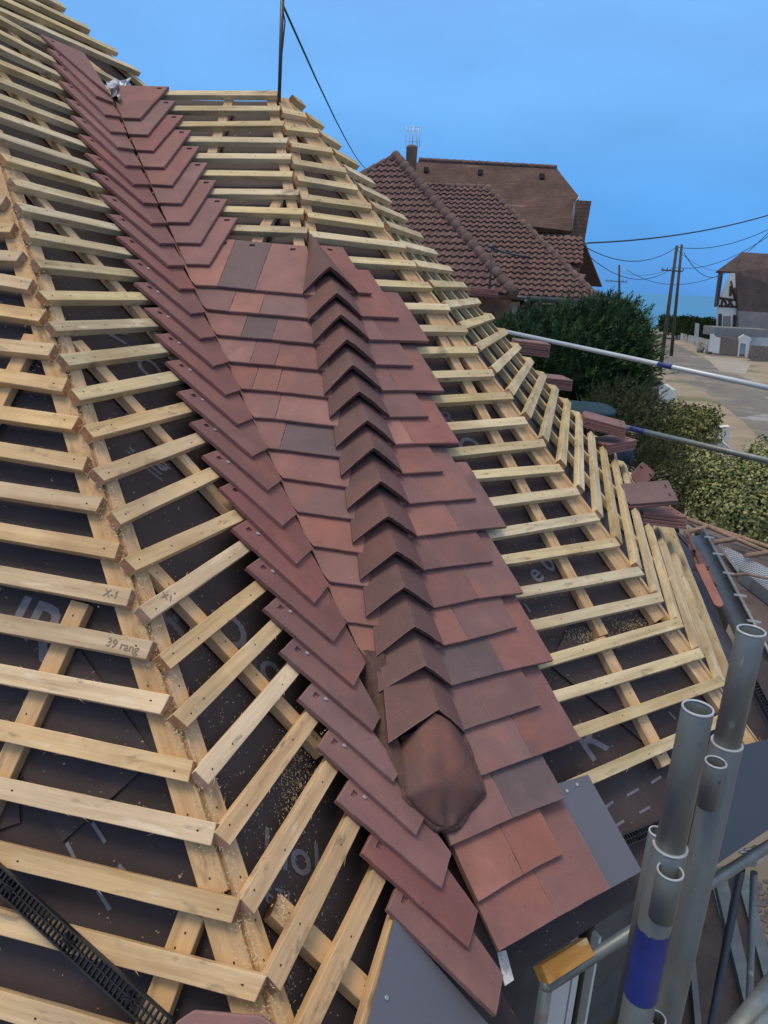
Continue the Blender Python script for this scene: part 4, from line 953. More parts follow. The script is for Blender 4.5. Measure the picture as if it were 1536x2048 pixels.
bm = bmesh.new(); prism(bm, [atY(u, v, Yh - .8) for u, v in ((1441, 545), (1447, 543), (1437, 612), (1432, 614))], V((.3, 1.2, 0))); mk('verge_board', bm, DARKW, hr)
bm = bmesh.new()
def strut(u0, v0, u1, v1, w=.09, Y=Yh - .15): tube(bm, [atY(u0, v0, Y), atY(u1, v1, Y)], w, 4)
for s in ((1440, 596, 1472, 600), (1438, 612, 1475, 614), (1446, 596, 1443, 612), (1455, 597, 1466, 613), (1466, 598, 1455, 613), (1448, 597, 1454, 612), (1462, 562, 1470, 598), (1470, 575, 1474, 613)): strut(*s)
mk('half_timbering', bm, DARKW, hr)
for (u0, v0, u1, v1, mm) in ((1460, 572, 1465, 592, DARKW), (1438, 628, 1444, 652, DARKW), (1467, 630, 1473, 655, DARKW), (1448, 632, 1462, 655, CONC)):
    bm = bmesh.new(); prism(bm, [atY(u0, v0, Yh - .2), atY(u1, v0, Yh - .2), atY(u1 - 1, v1, Yh - .2), atY(u0 - 1, v1, Yh - .2)], V((0, .1, 0))); mk('window', bm, mm, hr)
bm = bmesh.new(); prism(bm, [atY(u, v, Yh - 3) for u, v in ((1430, 654), (1545, 660), (1545, 676), (1428, 671))], V((0, 2.5, 0))); mk('terrace', bm, CONC, hr)
bm = bmesh.new(); prism(bm, [atY(u, v, Yh - .6) for u, v in ((1477, 622), (1545, 626), (1545, 665), (1478, 660))], V((0, 1, 0))); mk('side_wall', bm, mat('grey_render', (.2, .19, .185), var=.3, vscale=.8), hr)
# garden walls, gates, fence
def wallpiece(name, pts, Y, th, m, label, cat, parent=None, base=True):
    P = [atY(u, v, Y) for u, v in pts]; 
    bm = bmesh.new(); prism(bm, P, V((.1, th, 0))); o = mk(name, bm, m, parent)
    if not parent: tag(o, label, cat)
    return o
Yg = 66
gt = thing('gate_wall', atY(1460, 705, Yg), 'low white scalloped gate wall with grey boarded gates', 'gate')
wallpiece('gate_pier', [(1422, 668), (1428, 669), (1433, 675), (1441, 676), (1438, 707), (1418, 703)], Yg, .4, WHITE, '', '', gt)
wallpiece('gate_leaf', [(1442, 672), (1477, 680), (1475, 712), (1438, 706)], Yg, .1, mat('grey_boards', (.17, .14, .12), var=.25, vscale=3, stretch=(4, 1, .2)), '', '', gt)
wallpiece('gate_pier', [(1478, 675), (1488, 669), (1500, 674), (1504, 680), (1500, 682), (1497, 716), (1490, 715), (1492, 688), (1481, 686), (1478, 713), (1475, 713)], Yg, .4, WHITE, '', '', gt)
wallpiece('garden_wall', [(1503, 690), (1545, 694), (1545, 735), (1497, 718)], 63, .5, STONE, 'grey rubble stone garden wall at the right edge', 'wall')
fe = thing('white_fence', atY(1385, 680, 84), 'white picket fence along the road below the far hedge', 'fence')
for k in range(14):
    a = atY(1352 + k * 5.1, 664 + k * 1.2, 90 - k * 1.4); b = atY(1350.5 + k * 5.1, 676 + k * 2.4, 90 - k * 1.4); bm = bmesh.new(); hh = a.z - b.z
    prism(bm, [a, a + V((.24, 0, 0)), b + V((.24, 0, 0)), b], V((0, .06, 0))); mk('picket', bm, WHITE, fe)
wallpiece('garden_door', [(1391, 646), (1399, 648), (1396, 684), (1388, 682)], 80, .3, mat('pale_blue_door', (.45, .52, .60), var=.2, vscale=2), 'tall pale garden door between the two clipped hedges', 'door')
for k, (u, v) in enumerate(((1400, 693), (1417, 696))):
    b = atz(u, v + 12, GZ); o = thing('flower_pot', b, ('left' if k == 0 else 'right') + ' one of two pots of yellow-green plants on the verge by the gate', 'flower pot', 'potted plants by the gate')
    bm = bmesh.new(); tube(bm, [b, b + V((0, 0, .45))], .3, 10, rr=[.25, .36]); mk('pot', bm, CONC, o)
    bm = bmesh.new(); rnd2 = random.Random(k)
    for _ in range(160):
        p = b + V((rnd2.gauss(0, .2), rnd2.gauss(0, .2), .5 + abs(rnd2.gauss(0, .3)))); a = V((rnd2.uniform(-1, 1), rnd2.uniform(-1, 1), rnd2.uniform(0, 1))) * .14
        bm.faces.new([bm.verts.new(p), bm.verts.new(p + a), bm.verts.new(p + a.cross(V((0, 0, 1))) * .5)])
    mk('foliage', bm, mat('pot_plant', (.20, .19, .03), var=.4, vscale=8), o, recalc=False)

# --- foliage
def leafmat(name, cols, scale=1.2):
    m = mat(name, (.05, .08, .03), rough=.75, spec=.25, cols=cols, vscale=scale)
    return m
GREEN = leafmat('conifer_foliage', [(.25, (.010, .026, .012)), (.5, (.022, .055, .020)), (.75, (.055, .100, .028))], 1.6)
VARI = leafmat('variegated_leaves', [(.3, (.030, .045, .016)), (.45, (.085, .105, .030)), (.6, (.26, .25, .09)), (.75, (.13, .16, .06))], 9)
VARI2 = leafmat('pale_variegated_leaves', [(.3, (.045, .065, .030)), (.48, (.13, .16, .07)), (.60, (.38, .36, .14)), (.75, (.20, .23, .12))], 11)
HEDGE = leafmat('clipped_hedge', [(.3, (.016, .030, .008)), (.6, (.045, .070, .018))], 2)
TRUNK = mat('bark', (.07, .055, .045), var=.3, vscale=8)
def blobs(bm, centres, n, leaf, rnd, shape='leaf', shell=.55):
    tot = sum(r[0] * r[1] * r[2] for _, r in centres) ** (1)
    for c, r in centres:
        k = int(n * (r[0] * r[1] * r[2]) / tot)
        for _ in range(k):
            d = V((rnd.gauss(0, 1), rnd.gauss(0, 1), rnd.gauss(0, 1))).normalized(); q = shell + (1 - shell) * rnd.random() ** .5
            bumpy = 1 + .38 * noise.noise(d * 2.3 + c) + .22 * noise.noise(d * 6 + c)
            p = c + V((d.x * r[0], d.y * r[1], d.z * r[2])) * q * bumpy
            if shape == 'leaf':
                a = V((rnd.uniform(-1, 1), rnd.uniform(-1, 1), rnd.uniform(-.6, 1))).normalized() * leaf * rnd.uniform(.45, 1.35); b = a.cross(d + V((.1, .2, .3))).normalized() * leaf * .42
                bm.faces.new([bm.verts.new(x) for x in (p - b * .3, p + a * .5 - b, p + a, p + a * .5 + b)])
            else:   # feathery spray of needles, sweeping outward and up
                a = (d * .8 + V((rnd.uniform(-.2, 1.2), rnd.uniform(-.3, .3), rnd.uniform(.1, 1.0)))).normalized() * leaf * rnd.choice((.5, .7, .9, 1.2, 1.7))
                for s in range(5):
                    o_ = a * (s * .2); b = a.cross(V((rnd.uniform(-1, 1), rnd.uniform(-1, 1), 1))).normalized() * leaf * (.36 - s * .055) * (1 if s % 2 else -1)
                    bm.faces.new([bm.verts.new(x) for x in (p + o_, p + o_ + a * .18, p + o_ + b + a * .32)])
                    bm.faces.new([bm.verts.new(x) for x in (p + o_, p + o_ + a * .18, p + o_ - b + a * .32)])
def tree(name, label, cat, centres, n, leaf, m, shape, seed, group=None, core=None):
    rnd = random.Random(seed); b = V((sum(c.x for c, _ in centres) / len(centres), sum(c.y for c, _ in centres) / len(centres), GZ))
    o = thing(name, b, label, cat, group); bm = bmesh.new(); blobs(bm, centres, n, leaf, rnd, shape); mk('crown', bm, m, o, recalc=False)
    bm = bmesh.new()
    for c, r in centres:
        foot_ = V((c.x * .3 + b.x * .7, c.y * .3 + b.y * .7, GZ)); tube(bm, [foot_, foot_.lerp(c, .5) + V((.05, 0, .1)), c + V((0, 0, r[2] * .4))], .06, 6, rr=[.10, .06, .015])
        for _ in range(6):
            d = V((rnd.uniform(-1, 1), rnd.uniform(-1, 1), rnd.uniform(-.3, 1))); tube(bm, [c, c + V((d.x * r[0], d.y * r[1], d.z * r[2])) * .7], .02, 4, rr=[.03, .006])
    mk('trunk', bm, TRUNK, o); return o
def bl(u, v, Y, rx, rz, ry=None): return (atY(u, v, Y), (rx, ry or rx, rz))
tree('conifer', 'large dark feathery conifer in front of the neighbouring villa', 'tree', [bl(1055, 718, 15, .85, .72), bl(1130, 702, 14.8, 1.0, .70), bl(1205, 680, 14.6, .85, .60), bl(1120, 760, 14, 1.1, .9), bl(1200, 740, 14, .9, .8), bl(1170, 800, 13.6, .9, .7), bl(1245, 695, 14.5, .52, .38), bl(1255, 745, 14.3, .36, .36), bl(1020, 675, 16, .45, .35), bl(1230, 645, 15, .42, .30), bl(1085, 672, 15.2, .6, .35), bl(1275, 672, 14.2, .26, .10), bl(1250, 655, 14.4, .32, .12)], 12000, .23, GREEN, 'fir', 1)
tree('conifer_spray', 'xx', 'tree', [], 0, .1, GREEN, 'fir', 9) if False else None
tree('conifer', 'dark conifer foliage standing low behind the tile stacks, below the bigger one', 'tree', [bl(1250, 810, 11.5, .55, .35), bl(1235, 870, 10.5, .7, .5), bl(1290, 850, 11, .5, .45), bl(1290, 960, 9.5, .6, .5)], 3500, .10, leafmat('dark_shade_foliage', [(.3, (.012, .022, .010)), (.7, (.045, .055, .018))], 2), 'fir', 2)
tree('variegated_shrub', 'yellow-green variegated shrub nearest the road, behind the white gate post', 'shrub', [bl(1345, 850, 12, .42, .40), bl(1390, 860, 12.3, .45, .38), bl(1330, 900, 11, .45, .45), bl(1400, 840, 12.8, .35, .25), bl(1310, 870, 11.3, .3, .35)], 9000, .055, VARI, 'leaf', 3, 'variegated shrubs beyond the scaffold')
tree('variegated_shrub', 'pale variegated shrub filling the right edge beyond the perforated deck', 'shrub', [bl(1470, 970, 9.5, .55, .42), bl(1530, 990, 9, .5, .5), bl(1560, 930, 9.6, .5, .4), bl(1400, 960, 9.8, .45, .4), bl(1340, 980, 9.8, .35, .35), bl(1500, 1030, 8.8, .5, .38), bl(1430, 1010, 9.2, .45, .35), bl(1400, 920, 10.5, .35, .2), bl(1500, 925, 10.3, .3, .16)], 17000, .05, VARI2, 'leaf', 4, 'variegated shrubs beyond the scaffold')
tree('pine_tuft', 'small bushy tree right of the villa eave above the conifer', 'tree', [bl(1215, 618, 22, .7, .35), bl(1190, 632, 20, .6, .4)], 1500, .14, leafmat('olive_foliage', [(.3, (.03, .04, .015)), (.7, (.07, .075, .03))]), 'fir', 8)
def hedge(pts, Y, th, label):
    P = [atY(u, v, Y) for u, v in pts]; bm = bmesh.new(); prism(bm, P, V((0, th, 0))); bmesh.ops.triangulate(bm, faces=bm.faces); bmesh.ops.subdivide_edges(bm, edges=bm.edges, cuts=5, use_grid_fill=True)
    for v_ in bm.verts: v_.co += V((noise.noise(v_.co * 1.5), noise.noise(v_.co * 1.5 + V((7, 0, 0))), noise.noise(v_.co * 1.5 + V((0, 7, 0))))) * .22
    rnd = random.Random(5); fs = [f.calc_center_median() for f in bm.faces]
    for p in fs:
        for _ in range(3):
            a = V((rnd.uniform(-1, 1), rnd.uniform(-1, 0), rnd.uniform(-.3, 1))) * .35; q = p + V((rnd.gauss(0, .15), rnd.gauss(0, .1), rnd.gauss(0, .15)))
            bm.faces.new([bm.verts.new(q), bm.verts.new(q + a), bm.verts.new(q + a.cross(V((0, 1, .3))) * .5)])
    tag(mk('hedge', bm, HEDGE, recalc=False), label, 'hedge')
hedge([(1338, 636), (1388, 641), (1386, 672), (1336, 664)], 88, 3, 'clipped green hedge left of the pale garden door')
hedge([(1398, 648), (1430, 650), (1424, 684), (1396, 676)], 82, 3, 'clipped green hedge right of the pale garden door')
hedge([(1378, 638), (1440, 643), (1440, 650), (1380, 645)], 98, 3, 'long low hedge line against the sea, beyond the clipped hedges')
# near fence pieces
wallpiece('garden_wall', [(1300, 745), (1318, 760), (1338, 775), (1340, 800), (1296, 820), (1285, 790)], 20, .3, STONE, 'broken grey wall end at the foot of the thick utility pole', 'wall')
wallpiece('white_gate', [(1318, 775), (1328, 768), (1345, 780), (1345, 800), (1318, 815)], 17, .08, WHITE, 'small white wooden gate half hidden by the shrubs', 'gate')
o = thing('white_gate_post', atY(1440, 880, 14), 'square white gate post rising out of the variegated shrubs', 'post')
bm = bmesh.new(); prism(bm, [atY(u, v, 13) for u, v in ((1438, 855), (1461, 853), (1454, 905), (1430, 905))], V((.02, .18, 0))); mk('post_shaft', bm, WHITE, o)
bm = bmesh.new(); tube(bm, [atY(1433, 868, 12.9), atY(1448, 888, 12.9), atY(1470, 905, 12.9)], .025, 6); tube(bm, [atY(1425, 895, 12.9), atY(1470, 905, 12.9)], .04, 4); mk('scroll_rail', bm, WHITE, o)
# tarpaulin bundles
def lump(name, u, v, d, rx, ry, rz, m, label, cat, sd=1):
    c = at(u, v, d); bm = bmesh.new(); bmesh.ops.create_icosphere(bm, subdivisions=4, radius=1.0)
    for v_ in bm.verts:
        p = v_.co; p = V((math.copysign(abs(p.x) ** .7, p.x) * rx, p.y * ry, math.copysign(abs(p.z) ** .6, p.z) * rz))
        v_.co = p + V((1, 1, 1)) * noise.noise(p * 5 + V((sd, 0, 0))) * .05 * min(1, rx)
    tag(mk(name, bm, m, None, Matrix.Translation(c), smooth=True), label, cat); 
lump('tarpaulin', 1172, 818, 8.0, .30, .4, .05, TARP, 'teal blue tarpaulin bundle behind the battens', 'tarpaulin')
lump('tarpaulin', 1243, 905, 6.9, .08, .2, .12, mat('dark_blue_tarp', (.015, .032, .070), rough=.8, var=.3, vscale=6), 'dark blue tarpaulin scrap under the tile stack', 'tarpaulin', 4)

# ------------------------------------------------------------------ mast and guy wire on the bay roof
t = ray(565, -10); pk = hit('C', 556, 190, 0); tp = t * ((pk.y + 0) / t.y)
ms = thing('mast', pk, 'thin dark mast standing on the peak of the open roof', 'mast')
bm = bmesh.new(); tube(bm, [pk + V((0, .02, -.1)), tp], .009, 8, rr=[.008, .010]); mk('mast_pole', bm, DKM, ms)
bm = bmesh.new(); e0 = tp.lerp(pk, .11); tube(bm, [e0, e0 + V((.015, 0, -.06)), tp.lerp(pk, .5) + V((.012, 0, 0)), tp.lerp(pk, .95)], .0035, 5); mk('cable', bm, WIRE, ms)
wire([tp.lerp(pk, .08), atY(752, 338, 24)], .006, .3, 'thin green wire slanting from the mast top down to the villa')
bpy.data.objects['overhead_wire.008'].data.materials[0] = mat('green_wire', (.01, .11, .10))

# ------------------------------------------------------------------ stacks of loose tiles
def flat_tile(Mx, key, label, group, w=.17, L=.27, t=.013):
    bm = bmesh.new(); pts = [V((-L / 2, -w / 2, 0)), V((L / 2, -w / 2, 0)), V((L / 2 + .0, w / 2, 0)), V((-L / 2, w / 2, 0))]
    # arc the tail end, round the head corners
    o2 = [V((-L / 2 + .02, -w / 2, 0)), V((L / 2 - .004, -w / 2, 0)), V((L / 2, -w / 2 + .004, 0)), V((L / 2, w / 2 - .004, 0)), V((L / 2 - .004, w / 2, 0)), V((-L / 2 + .02, w / 2, 0)), V((-L / 2 + .004, w / 4, 0)), V((-L / 2, 0, 0)), V((-L / 2 + .004, -w / 4, 0))]
    prism(bm, o2, V((0, 0, -t))); box(bm, (L / 2 - .03, -.03, -t), .012, .03, .012); box(bm, (L / 2 - .03, .03, -t), .012, .03, .012)
    bmesh.ops.recalc_face_normals(bm, faces=bm.faces)
    be = [e for e in bm.edges if abs(e.verts[0].co.z) < 1e-6 and abs(e.verts[1].co.z) < 1e-6]
    bmesh.ops.bevel(bm, geom=be, offset=0.0015, segments=1, affect='EDGES')
    for (x, y) in ((L / 2 - .03, -.035), (L / 2 - .03, .035)): box(bm, (x, y, .0006), .009, .022, .001, mi=1)
    return tag(mk('loose_tile', bm, [T[key], HOLE], None, Mx, recalc=False), label, 'tile', group)
ORD = ['top', 'second', 'third', 'fourth', 'fifth', 'sixth']
def stack(u, v, dep, n, yaw, tilt, keys, where, jit=.01, g='stacks of loose tiles on the far roof edge', nrm=None):
    c = at(u, v, dep)
    for k in range(n):
        z = -k * .0165; y = yaw + random.uniform(-.5, 1) * jit * 8
        Mx = Matrix.Translation(c + V((random.uniform(-1, 1) * jit * .5, random.uniform(-1, 1) * jit, z))) @ Matrix.Rotation(tilt[0], 4, 'X') @ Matrix.Rotation(tilt[1], 4, 'Y') @ Matrix.Rotation(y, 4, 'Z')
        flat_tile(Mx, keys[k % len(keys)], ('%s tile of the stack %s' % (ORD[k] if k < n - 1 else 'lowest', where)), g)
stack(964, 577, 6.6, 4, .05, (.0, .04), 'rr', 'farthest up the skyline, just under the villa eave', .006)
stack(1060, 682, 5.5, 6, .10, (.04, .08), 'mr', 'at the start of the white guardrail', .005)
stack(1102, 752, 5.3, 5, .3, (.06, .10), 'mmr', 'just above the teal tarpaulin', .006)
stack(1208, 838, 4.55, 4, -.22, (.12, .16), 'mrr', 'on the hip edge above the blue-banded lower rail', .004)
stack(1224, 878, 4.6, 4, .55, (.06, -.02), 'rpr', 'wedged crooked beneath the pile on the hip edge', .006)
stack(1316, 1020, 3.95, 4, .05, (.0, .10), 'rpr', 'lying low beside the rusty tiles at the batten corner', .012)
stack(1293, 983, 3.90, 2, .06, (.42, -.12), 'dm', 'tilted up on the batten corner, grey-violet on top', .010)
Mx = Matrix.Translation(at(1285, 950, 4.3)) @ Matrix.Rotation(1.2, 4, 'X') @ Matrix.Rotation(.9, 4, 'Z'); flat_tile(Mx, 'r', 'red tile corner pointing up behind the tilted grey-violet one', 'stacks of loose tiles on the far roof edge', w=.1, L=.12)

# ------------------------------------------------------------------ eave gutter of the bay and loose items beyond
EZ = -1.70
dE = FN['E'][2]; 
g0 = atz(1520, 1270, EZ - .02); g1_ = atz(1412, 1066, EZ - .02)
bm = bmesh.new(); ax = (g1_ - g0).normalized(); sx = ax.cross(V((0, 0, 1))).normalized(); sx = sx if sx.x > 0 else -sx
nL = 10; prof = []
for k in range(9):
    a = math.pi * k / 8; prof.append((-.065 + .065 * -math.cos(a) + .0, -.065 * math.sin(a)))
rows = []
for i in range(nL + 1):
    p = g0 - ax * .25 + (g1_ - g0 + ax * .35) * (i / nL); rows.append([bm.verts.new(p + sx * (x) + V((0, 0, z))) for x, z in prof])
for i in range(nL):
    for k in range(8): bm.faces.new((rows[i][k], rows[i][k + 1], rows[i + 1][k + 1], rows[i + 1][k]))
gu = mk('gutter', bm, DKM, house, smooth=True)
bm = bmesh.new(); tube(bm, [g0 - ax * .25, g1_ + ax * .1], .011, 10); mk('gutter_bead', bm, GALV, gu)
for k in range(5):
    p = g0.lerp(g1_, .08 + k * .21); bm = bmesh.new(); box(bm, (0, 0, .010), .07, .006, .006, frame(p, sx, V((0, 0, 1)))); box(bm, (0, .016, .010), .07, .006, .006, frame(p, sx, V((0, 0, 1)))); mk('gutter_clip', bm, RIM, gu)
# torn underlay skirt down to the gutter
bm = bmesh.new(); L0 = [hip3(27.5), hip3(29.0)]; rows = []
for i in range(9):
    s = i / 8; a = onface('E', hip3(26.5).lerp(hip4(26.5), s), -.05); b = g0.lerp(g1_, s * 1.05 - .05) - sx * .15 + V((0, 0, -.03)); rows.append([bm.verts.new(a.lerp(b, t_) + V((0, 0, noise.noise(a * 5 + V((t_ * 3, 0, 0))) * .02 - .03 * math.sin(t_ * 3.1)))) for t_ in (0, .25, .5, .75, 1)])
for i in range(8):
    for k in range(4): bm.faces.new((rows[i][k], rows[i][k + 1], rows[i + 1][k + 1], rows[i + 1][k]))
mk('underlay_skirt', bm, MEM, house, smooth=True)
sheet('underlay_apron', 'D', [(1405, 1490), (1455, 1385), (1503, 1296), (1660, 1440), (1660, 1570), (1420, 1610)], -.035, .002, MEM)
# rusty tiles leaning along the gutter
def leaning(a, b, w, key, label, lift=0, roll=0.0):
    P, Q = hit('E', *a, .06 + lift), hit('E', *b, .03 + lift); n = (FN['E'][0] + V((-roll, 0, 0))).normalized(); L = (Q - P).length
    Mx = frame((P + Q) / 2, P - Q, n); flat_tile(Mx, key, label, 'loose tiles beside the gutter', w=w, L=min(L, .34))
leaning((1392, 1085), (1432, 1180), .13, 'c', 'brown tile lying flat beside the gutter, uppermost of the pile')
leaning((1385, 1082), (1424, 1178), .13, 'm', 'brown tile directly beneath the uppermost one beside the gutter', -.018)
leaning((1395, 1120), (1445, 1222), .05, 'p', 'narrow orange-red tile edge along the split underlay', -.02, .8)
leaning((1375, 1062), (1392, 1100), .09, 'r', 'short red tile end at the head of the gutter pile', .02, .3)
# perforated deck, ladder, deck edge beyond the gutter
def flat_panel(name, px, z, t, m, label, cat, parent=None):
    bm = bmesh.new(); prism(bm, [atz(*p, z) for p in px], V((0, 0, -t))); o = mk(name, bm, m, parent)
    if not parent: tag(o, label, cat)
    return o
DZ_ = -2.05
flat_panel('plywood_deck', [(1360, 1030), (1600, 1120), (1600, 1330), (1500, 1260), (1420, 1075)], DZ_ - .08, .03, PLY, 'brown plywood scaffold deck beyond the gutter', 'scaffold deck')
bm = bmesh.new(); tube(bm, [atz(1362, 1036, DZ_), atz(1600, 1118, DZ_)], .02, 6); tag(mk('deck_edge_rail', bm, WHT_T), 'thin pale metal edge rail running along the far side of the deck', 'rail')
pc = [atz(1438, 1085, DZ_ + .02), atz(1640, 1190, DZ_ + .02), atz(1640, 1260, DZ_ + .02), atz(1478, 1140, DZ_ + .02)]
pd = thing('perforated_deck', pc[0], 'light perforated aluminium scaffold plank beside the gutter', 'scaffold plank')
bm = bmesh.new(); prism(bm, pc, V((0, 0, -.03))); mk('plank_plate', bm, ALU, pd)
bm = bmesh.new()
for i in range(34):
    for j in range(10):
        s, t_ = (i + .5 + (j % 2) * .5) / 35, (j + .6) / 10.6; p = pc[0].lerp(pc[1], s).lerp(pc[3].lerp(pc[2], s), t_) + V((0, 0, .002)); r = .009
        bm.faces.new([bm.verts.new(p + V((math.cos(q) * r, math.sin(q) * r * 1.2, 0))) for q in (0, 1.05, 2.1, 3.14, 4.19, 5.24)])
mk('plank_holes', bm, BLK, pd)
bm = bmesh.new(); prism(bm, [pc[3] + V((0, 0, .01)), pc[2] + V((0, 0, .01)), pc[2] + V((0, -.03, .01)), pc[3] + V((0, -.03, .01))], V((0, 0, -.1))); mk('plank_side', bm, GALV, pd)
ld = thing('roof_ladder', atz(1400, 1060, DZ_ + .05), 'weathered wooden roof ladder lying on the deck behind the perforated plank', 'ladder')
def rail(a, b, r, nm, m=W_OLD):
    bm = bmesh.new(); P, Q = atz(*a, DZ_ + .06), atz(*b, DZ_ + .06); tube(bm, [P, Q], r, 4); mk(nm, bm, m, ld)
rail((1365, 1035), (1640, 1130), .022, 'stile'); rail((1355, 1052), (1640, 1165), .018, 'stile') if False else None
rail((1385, 1040), (1536, 1105), .020, 'stile')
for a, b in (((1370, 1066), (1428, 1050)), ((1425, 1085), (1490, 1075)), ((1490, 1112), (1570, 1100))): rail(a, b, .024, 'rung')
bm = bmesh.new(); tube(bm, [atz(1462, 1150, DZ_ + .05), atz(1495, 1148, DZ_ + .07), atz(1560, 1162, DZ_ + .05)], .012, 6); tag(mk('stick', bm, W_OLD), 'crooked grey stick lying on the perforated plank', 'stick')

# ------------------------------------------------------------------ SCAFFOLD
sf = thing('scaffold', V((.58, 1.1, GZ)), 'galvanised scaffold with two open-topped uprights, rails and plywood deck', 'scaffold')
def upright(u, v, ub, vb, wtop, dep):
    top = at(u, v, dep); r = wtop / FPX * dep / 2
    return top, r
def stand(u, v, wpx, dep, zs, sleeve, stub, bot):
    T0 = at(u, v, dep); r = wpx / FPX * dep / 2; zd = V((0, 0, -1))
    bm = bmesh.new(); pipe(bm, T0, T0 + zd * zs, r); o = mk('upright', bm, [GALV], sf)
    S0 = T0 + zd * zs; bm = bmesh.new(); pipe(bm, S0 + V((0, 0, .0)), V((S0.x, S0.y, bot)), r * 1.17, .004); s = mk('sleeve', bm, [GALV], sf)
    bm = bmesh.new(); pipe(bm, S0 + V((0, 0, .0005)), S0 + zd * .004, r * 1.185, .006); mk('rim', bm, RIM, s)
    bm = bmesh.new(); pipe(bm, T0 + V((0, 0, .0005)), T0 + zd * .004, r * 1.01, .004); mk('rim', bm, RIM, o)
    return T0, r, S0, s
def zat(u, v, x, y): # height where the pixel row meets the vertical through (x,y)
    r = ray(u, v); k = (x * r.x + y * r.y) / (r.x * r.x + r.y * r.y); return r.z * k
def zrow(x, y, v):
    lo, hi = -5., 0.
    for _ in range(50):
        m_ = (lo + hi) / 2; p = V((x, y, m_)); vv = 1024 - p.dot(U_) / p.dot(F_) * FPX
        if vv > v: lo = m_
        else: hi = m_
    return lo
T1 = at(1396, 1415, 1.32); z1 = T1.z - zrow(T1.x, T1.y, 1690)
T0, r1, S0, s1 = stand(1396, 1415, 62, 1.32, z1, None, None, GZ)
za, zb = zat(1295, 1868, T0.x, T0.y), zat(1262, 2000, T0.x, T0.y)
bm = bmesh.new(); seg = 40; rb = r1 * 1.17 + .0006; ra = []; rb_ = []; za, zb = zrow(T0.x, T0.y, 1852), zrow(T0.x, T0.y, 1988)
for k in range(seg):
    a = 2 * math.pi * k / seg; ra.append(bm.verts.new((T0.x + math.cos(a) * rb, T0.y + math.sin(a) * rb, za + noise.noise(V((k * .9, 0, 0))) * .005))); rb_.append(bm.verts.new((T0.x + math.cos(a) * rb, T0.y + math.sin(a) * rb, zb + noise.noise(V((k * .9, 5, 0))) * .006)))
for k in range(seg): bm.faces.new((ra[k], ra[(k + 1) % seg], rb_[(k + 1) % seg], rb_[k]))
mk('blue_band', bm, BLUE, s1, smooth=True)
T2p = at(1503, 1260, 1.50); z2 = T2p.z - zrow(T2p.x, T2p.y, 1484)
T2, r2, S2, s2 = stand(1503, 1260, 55, 1.50, z2, None, None, GZ)
# small side stubs (open tubes) welded to the sleeves
def stub(u, v, wpx, dep, ln, par):
    p = at(u, v, dep); r = wpx / FPX * dep / 2; bm = bmesh.new(); pipe(bm, p, p - V((0, 0, ln)), r, .003); s = mk('stub', bm, GALV, par); bm = bmesh.new(); pipe(bm, p + V((0, 0, .0005)), p - V((0, 0, .003)), r * 1.02, .004); mk('rim', bm, RIM, s)
def axd(T, v): p = V((T.x, T.y, zrow(T.x, T.y, v))); return p.dot(F_)
stub(1341, 1741, 52, axd(T0, 1741) - .050, .11, s1); stub(1314, 1662, 32, axd(T0, 1662) + .03, .5, s1); stub(1432, 1523, 42, axd(T2, 1523) - .046, .11, s2); stub(1313, 2036, 38, axd(T0, 2036) + .03, .4, s1)
# rails
def railtube(a, b, r, nm='rail', m=GALV, parent=sf, band=None, seg=16):
    bm = bmesh.new(); tube(bm, [a, b], r, seg); o = mk(nm, bm, m, parent)
    if band:
        bm = bmesh.new(); tube(bm, [a.lerp(b, band[0]), a.lerp(b, band[1])], r * 1.02, seg); mk('blue_band', bm, BLUE, o)
    return o
ra0 = at(1092, 1972, 1.92); rb0 = at(1620, 1640, 2.5); railtube(ra0, rb0, .0175)
railtube(ra0, V((ra0.x, ra0.y, GZ)), .017); bm = bmesh.new(); bmesh.ops.create_uvsphere(bm, u_segments=12, v_segments=8, radius=.0178, matrix=Matrix.Translation(ra0)); mk('elbow', bm, GALV, sf, smooth=True)
railtube(at(1560, 1960, 1.75), at(1460, 2090, 1.55), .028, nm='rail'); railtube(at(1570, 2000, 1.70), at(1490, 2100, 1.5), .02)
cl = at(1508, 1712, 2.38); bm = bmesh.new(); dr = (rb0 - ra0).normalized(); tube(bm, [cl - dr * .025, cl + dr * .025], .026, 16)
for s_ in (-.012, .012): tube(bm, [cl + dr * s_ + V((-.0, 0, .02)), cl + dr * s_ + V((-.055, -.02, .035))], .005, 6)
mk('clamp', bm, RIM, sf)
p = at(1482, 1738, 2.5); railtube(p, V((p.x + .12, p.y, GZ)), .014, m=DKM); p = at(1508, 1745, 2.5); railtube(p, p + V((.22, -.1, -1.6)), .012)
# upper guardrails
railtube(at(1012, 663, 7.4), at(1640, 798, 4.6), .019, 'guardrail', WHT_T, band=None)
a, b = at(1012, 663, 7.4), at(1640, 798, 4.6); bm = bmesh.new()
P, Q = at(1318, 729, 5.73), at(1346, 735, 5.63); 
def onln(a, b, u):
    lo, hi = 0., 1.
    for _ in range(40):
        m_ = (lo + hi) / 2; p = a.lerp(b, m_); x = p.dot(R_) / p.dot(F_) * FPX + 768
        if x < u: lo = m_
        else: hi = m_
    return a.lerp(b, lo)
tube(bm, [onln(a, b, 1317), onln(a, b, 1346)], .0195, 16); mk('blue_band', bm, BLUE, sf)
a, b = at(1180, 838, 6.2), at(1640, 946, 4.4); railtube(a, b, .021, 'guardrail', GALV); bm = bmesh.new(); tube(bm, [onln(a, b, 1262), onln(a, b, 1290)], .0217, 16); mk('blue_band', bm, BLUE, sf)
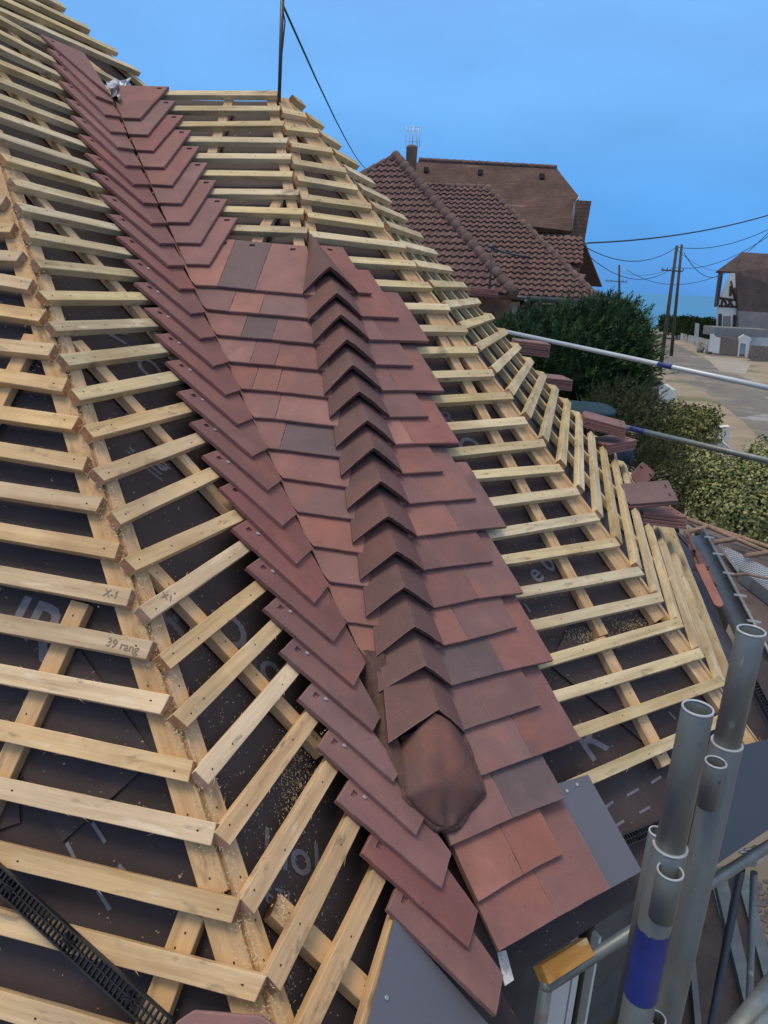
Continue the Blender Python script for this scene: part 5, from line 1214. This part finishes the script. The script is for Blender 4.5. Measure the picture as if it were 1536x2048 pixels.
# lower deck boards, alu edges
def deck(px, z, m, nm): bm = bmesh.new(); prism(bm, [atz(*p, z) for p in px], V((0, 0, -.04))); return mk(nm, bm, m, sf)
DK = -2.9
deck([(1290, 1750), (1415, 1735), (1520, 2140), (1225, 2140)], DK, PLY, 'deck_board')
deck([(1425, 1738), (1470, 1725), (1640, 2140), (1530, 2140)], DK, PLY, 'deck_board')
deck([(1424, 1736), (1449, 1734), (1543, 2140), (1521, 2140)], DK + .03, GALV, 'deck_edge')
deck([(1473, 1750), (1496, 1750), (1562, 1990), (1538, 1990)], DK + .02, GALV, 'deck_edge')
deck([(1378, 1900), (1389, 1900), (1412, 2140), (1398, 2140)], DK + .03, GALV, 'deck_edge')
# dark sheet beyond uprights
ms_ = sheet('metal_sheet', 'D', [(1385, 1700), (1440, 1545), (1480, 1492), (1640, 1450), (1640, 1590), (1420, 1738)], .03, .006, mat('dark_zinc', (.042, .052, .070), rough=.5, metal=.2, var=.12, vscale=2), parent=None)
tag(ms_, 'large flat dark blue-grey metal sheet behind the uprights', 'metal sheet')
comb('D', (1504, 1360), (1560, 1470), .035, .0, 'black comb strip at the right edge above the dark metal sheet')
# window / shutter below the eave, wall of the house
wq = hit('D', 1110, 1960, -.25)
dD = FN['D'][2] if FN['D'][2].x > 0 else -FN['D'][2]; mD = V((FN['D'][0].x, FN['D'][0].y, 0)).normalized()
e0 = onface('D', bd(28.3), -.1); e1 = onface('D', hip3(28.3), -.1); e0 -= mD * .30; e1 -= mD * .30
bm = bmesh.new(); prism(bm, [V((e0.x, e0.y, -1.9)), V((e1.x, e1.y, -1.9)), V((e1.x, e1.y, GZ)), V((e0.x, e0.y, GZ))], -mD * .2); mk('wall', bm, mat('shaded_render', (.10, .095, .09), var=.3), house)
fw = thing('_', V((0, 0, 0)), 'x', 'x'); bpy.data.objects.remove(fw)
bm = bmesh.new()
def vplane(u, v, off):
    r = ray(u, v); q = e0 + mD * (off + .12); return r * (mD.dot(q) / mD.dot(r))
wn = None
for (u0, u1, mm, nm, of) in ((1098, 1135, mat('white_pvc', (.55, .57, .60), rough=.3, var=.06), 'window_frame', .10), (1150, 1165, BLK, 'window_gap', .06), (1175, 1182, WHITE, 'window_bar', .10), (1136, 1150, WHITE, 'window_bar', .09)):
    bm = bmesh.new(); t0, t1_ = vplane(u0 + 8, 1965, of), vplane(u1 + 8, 1950, of); t0.z = t1_.z = -2.0
    prism(bm, [t0, t1_, V((t1_.x, t1_.y, -4)), V((t0.x, t0.y, -4))], -mD * .03); mk(nm, bm, mm, house)
# gravel / rubble strip seen under the rail
bm = bmesh.new(); rnd = random.Random(9)
for _ in range(1500):
    p = atz(rnd.uniform(1130, 1620), rnd.uniform(1760, 2130), GZ); s = rnd.uniform(.02, .06)
    bmesh.ops.create_icosphere(bm, subdivisions=1, radius=s, matrix=Matrix.Translation(p) @ Matrix.Diagonal((1, rnd.uniform(.6, 1), .6, 1)))
tag(mk('rubble', bm, mat('rubble_mix', (.16, .13, .11), var=.5, vscale=3)), 'loose rubble and gravel on the ground below the scaffold', 'rubble', kind='stuff')
bpy.context.view_layer.update()
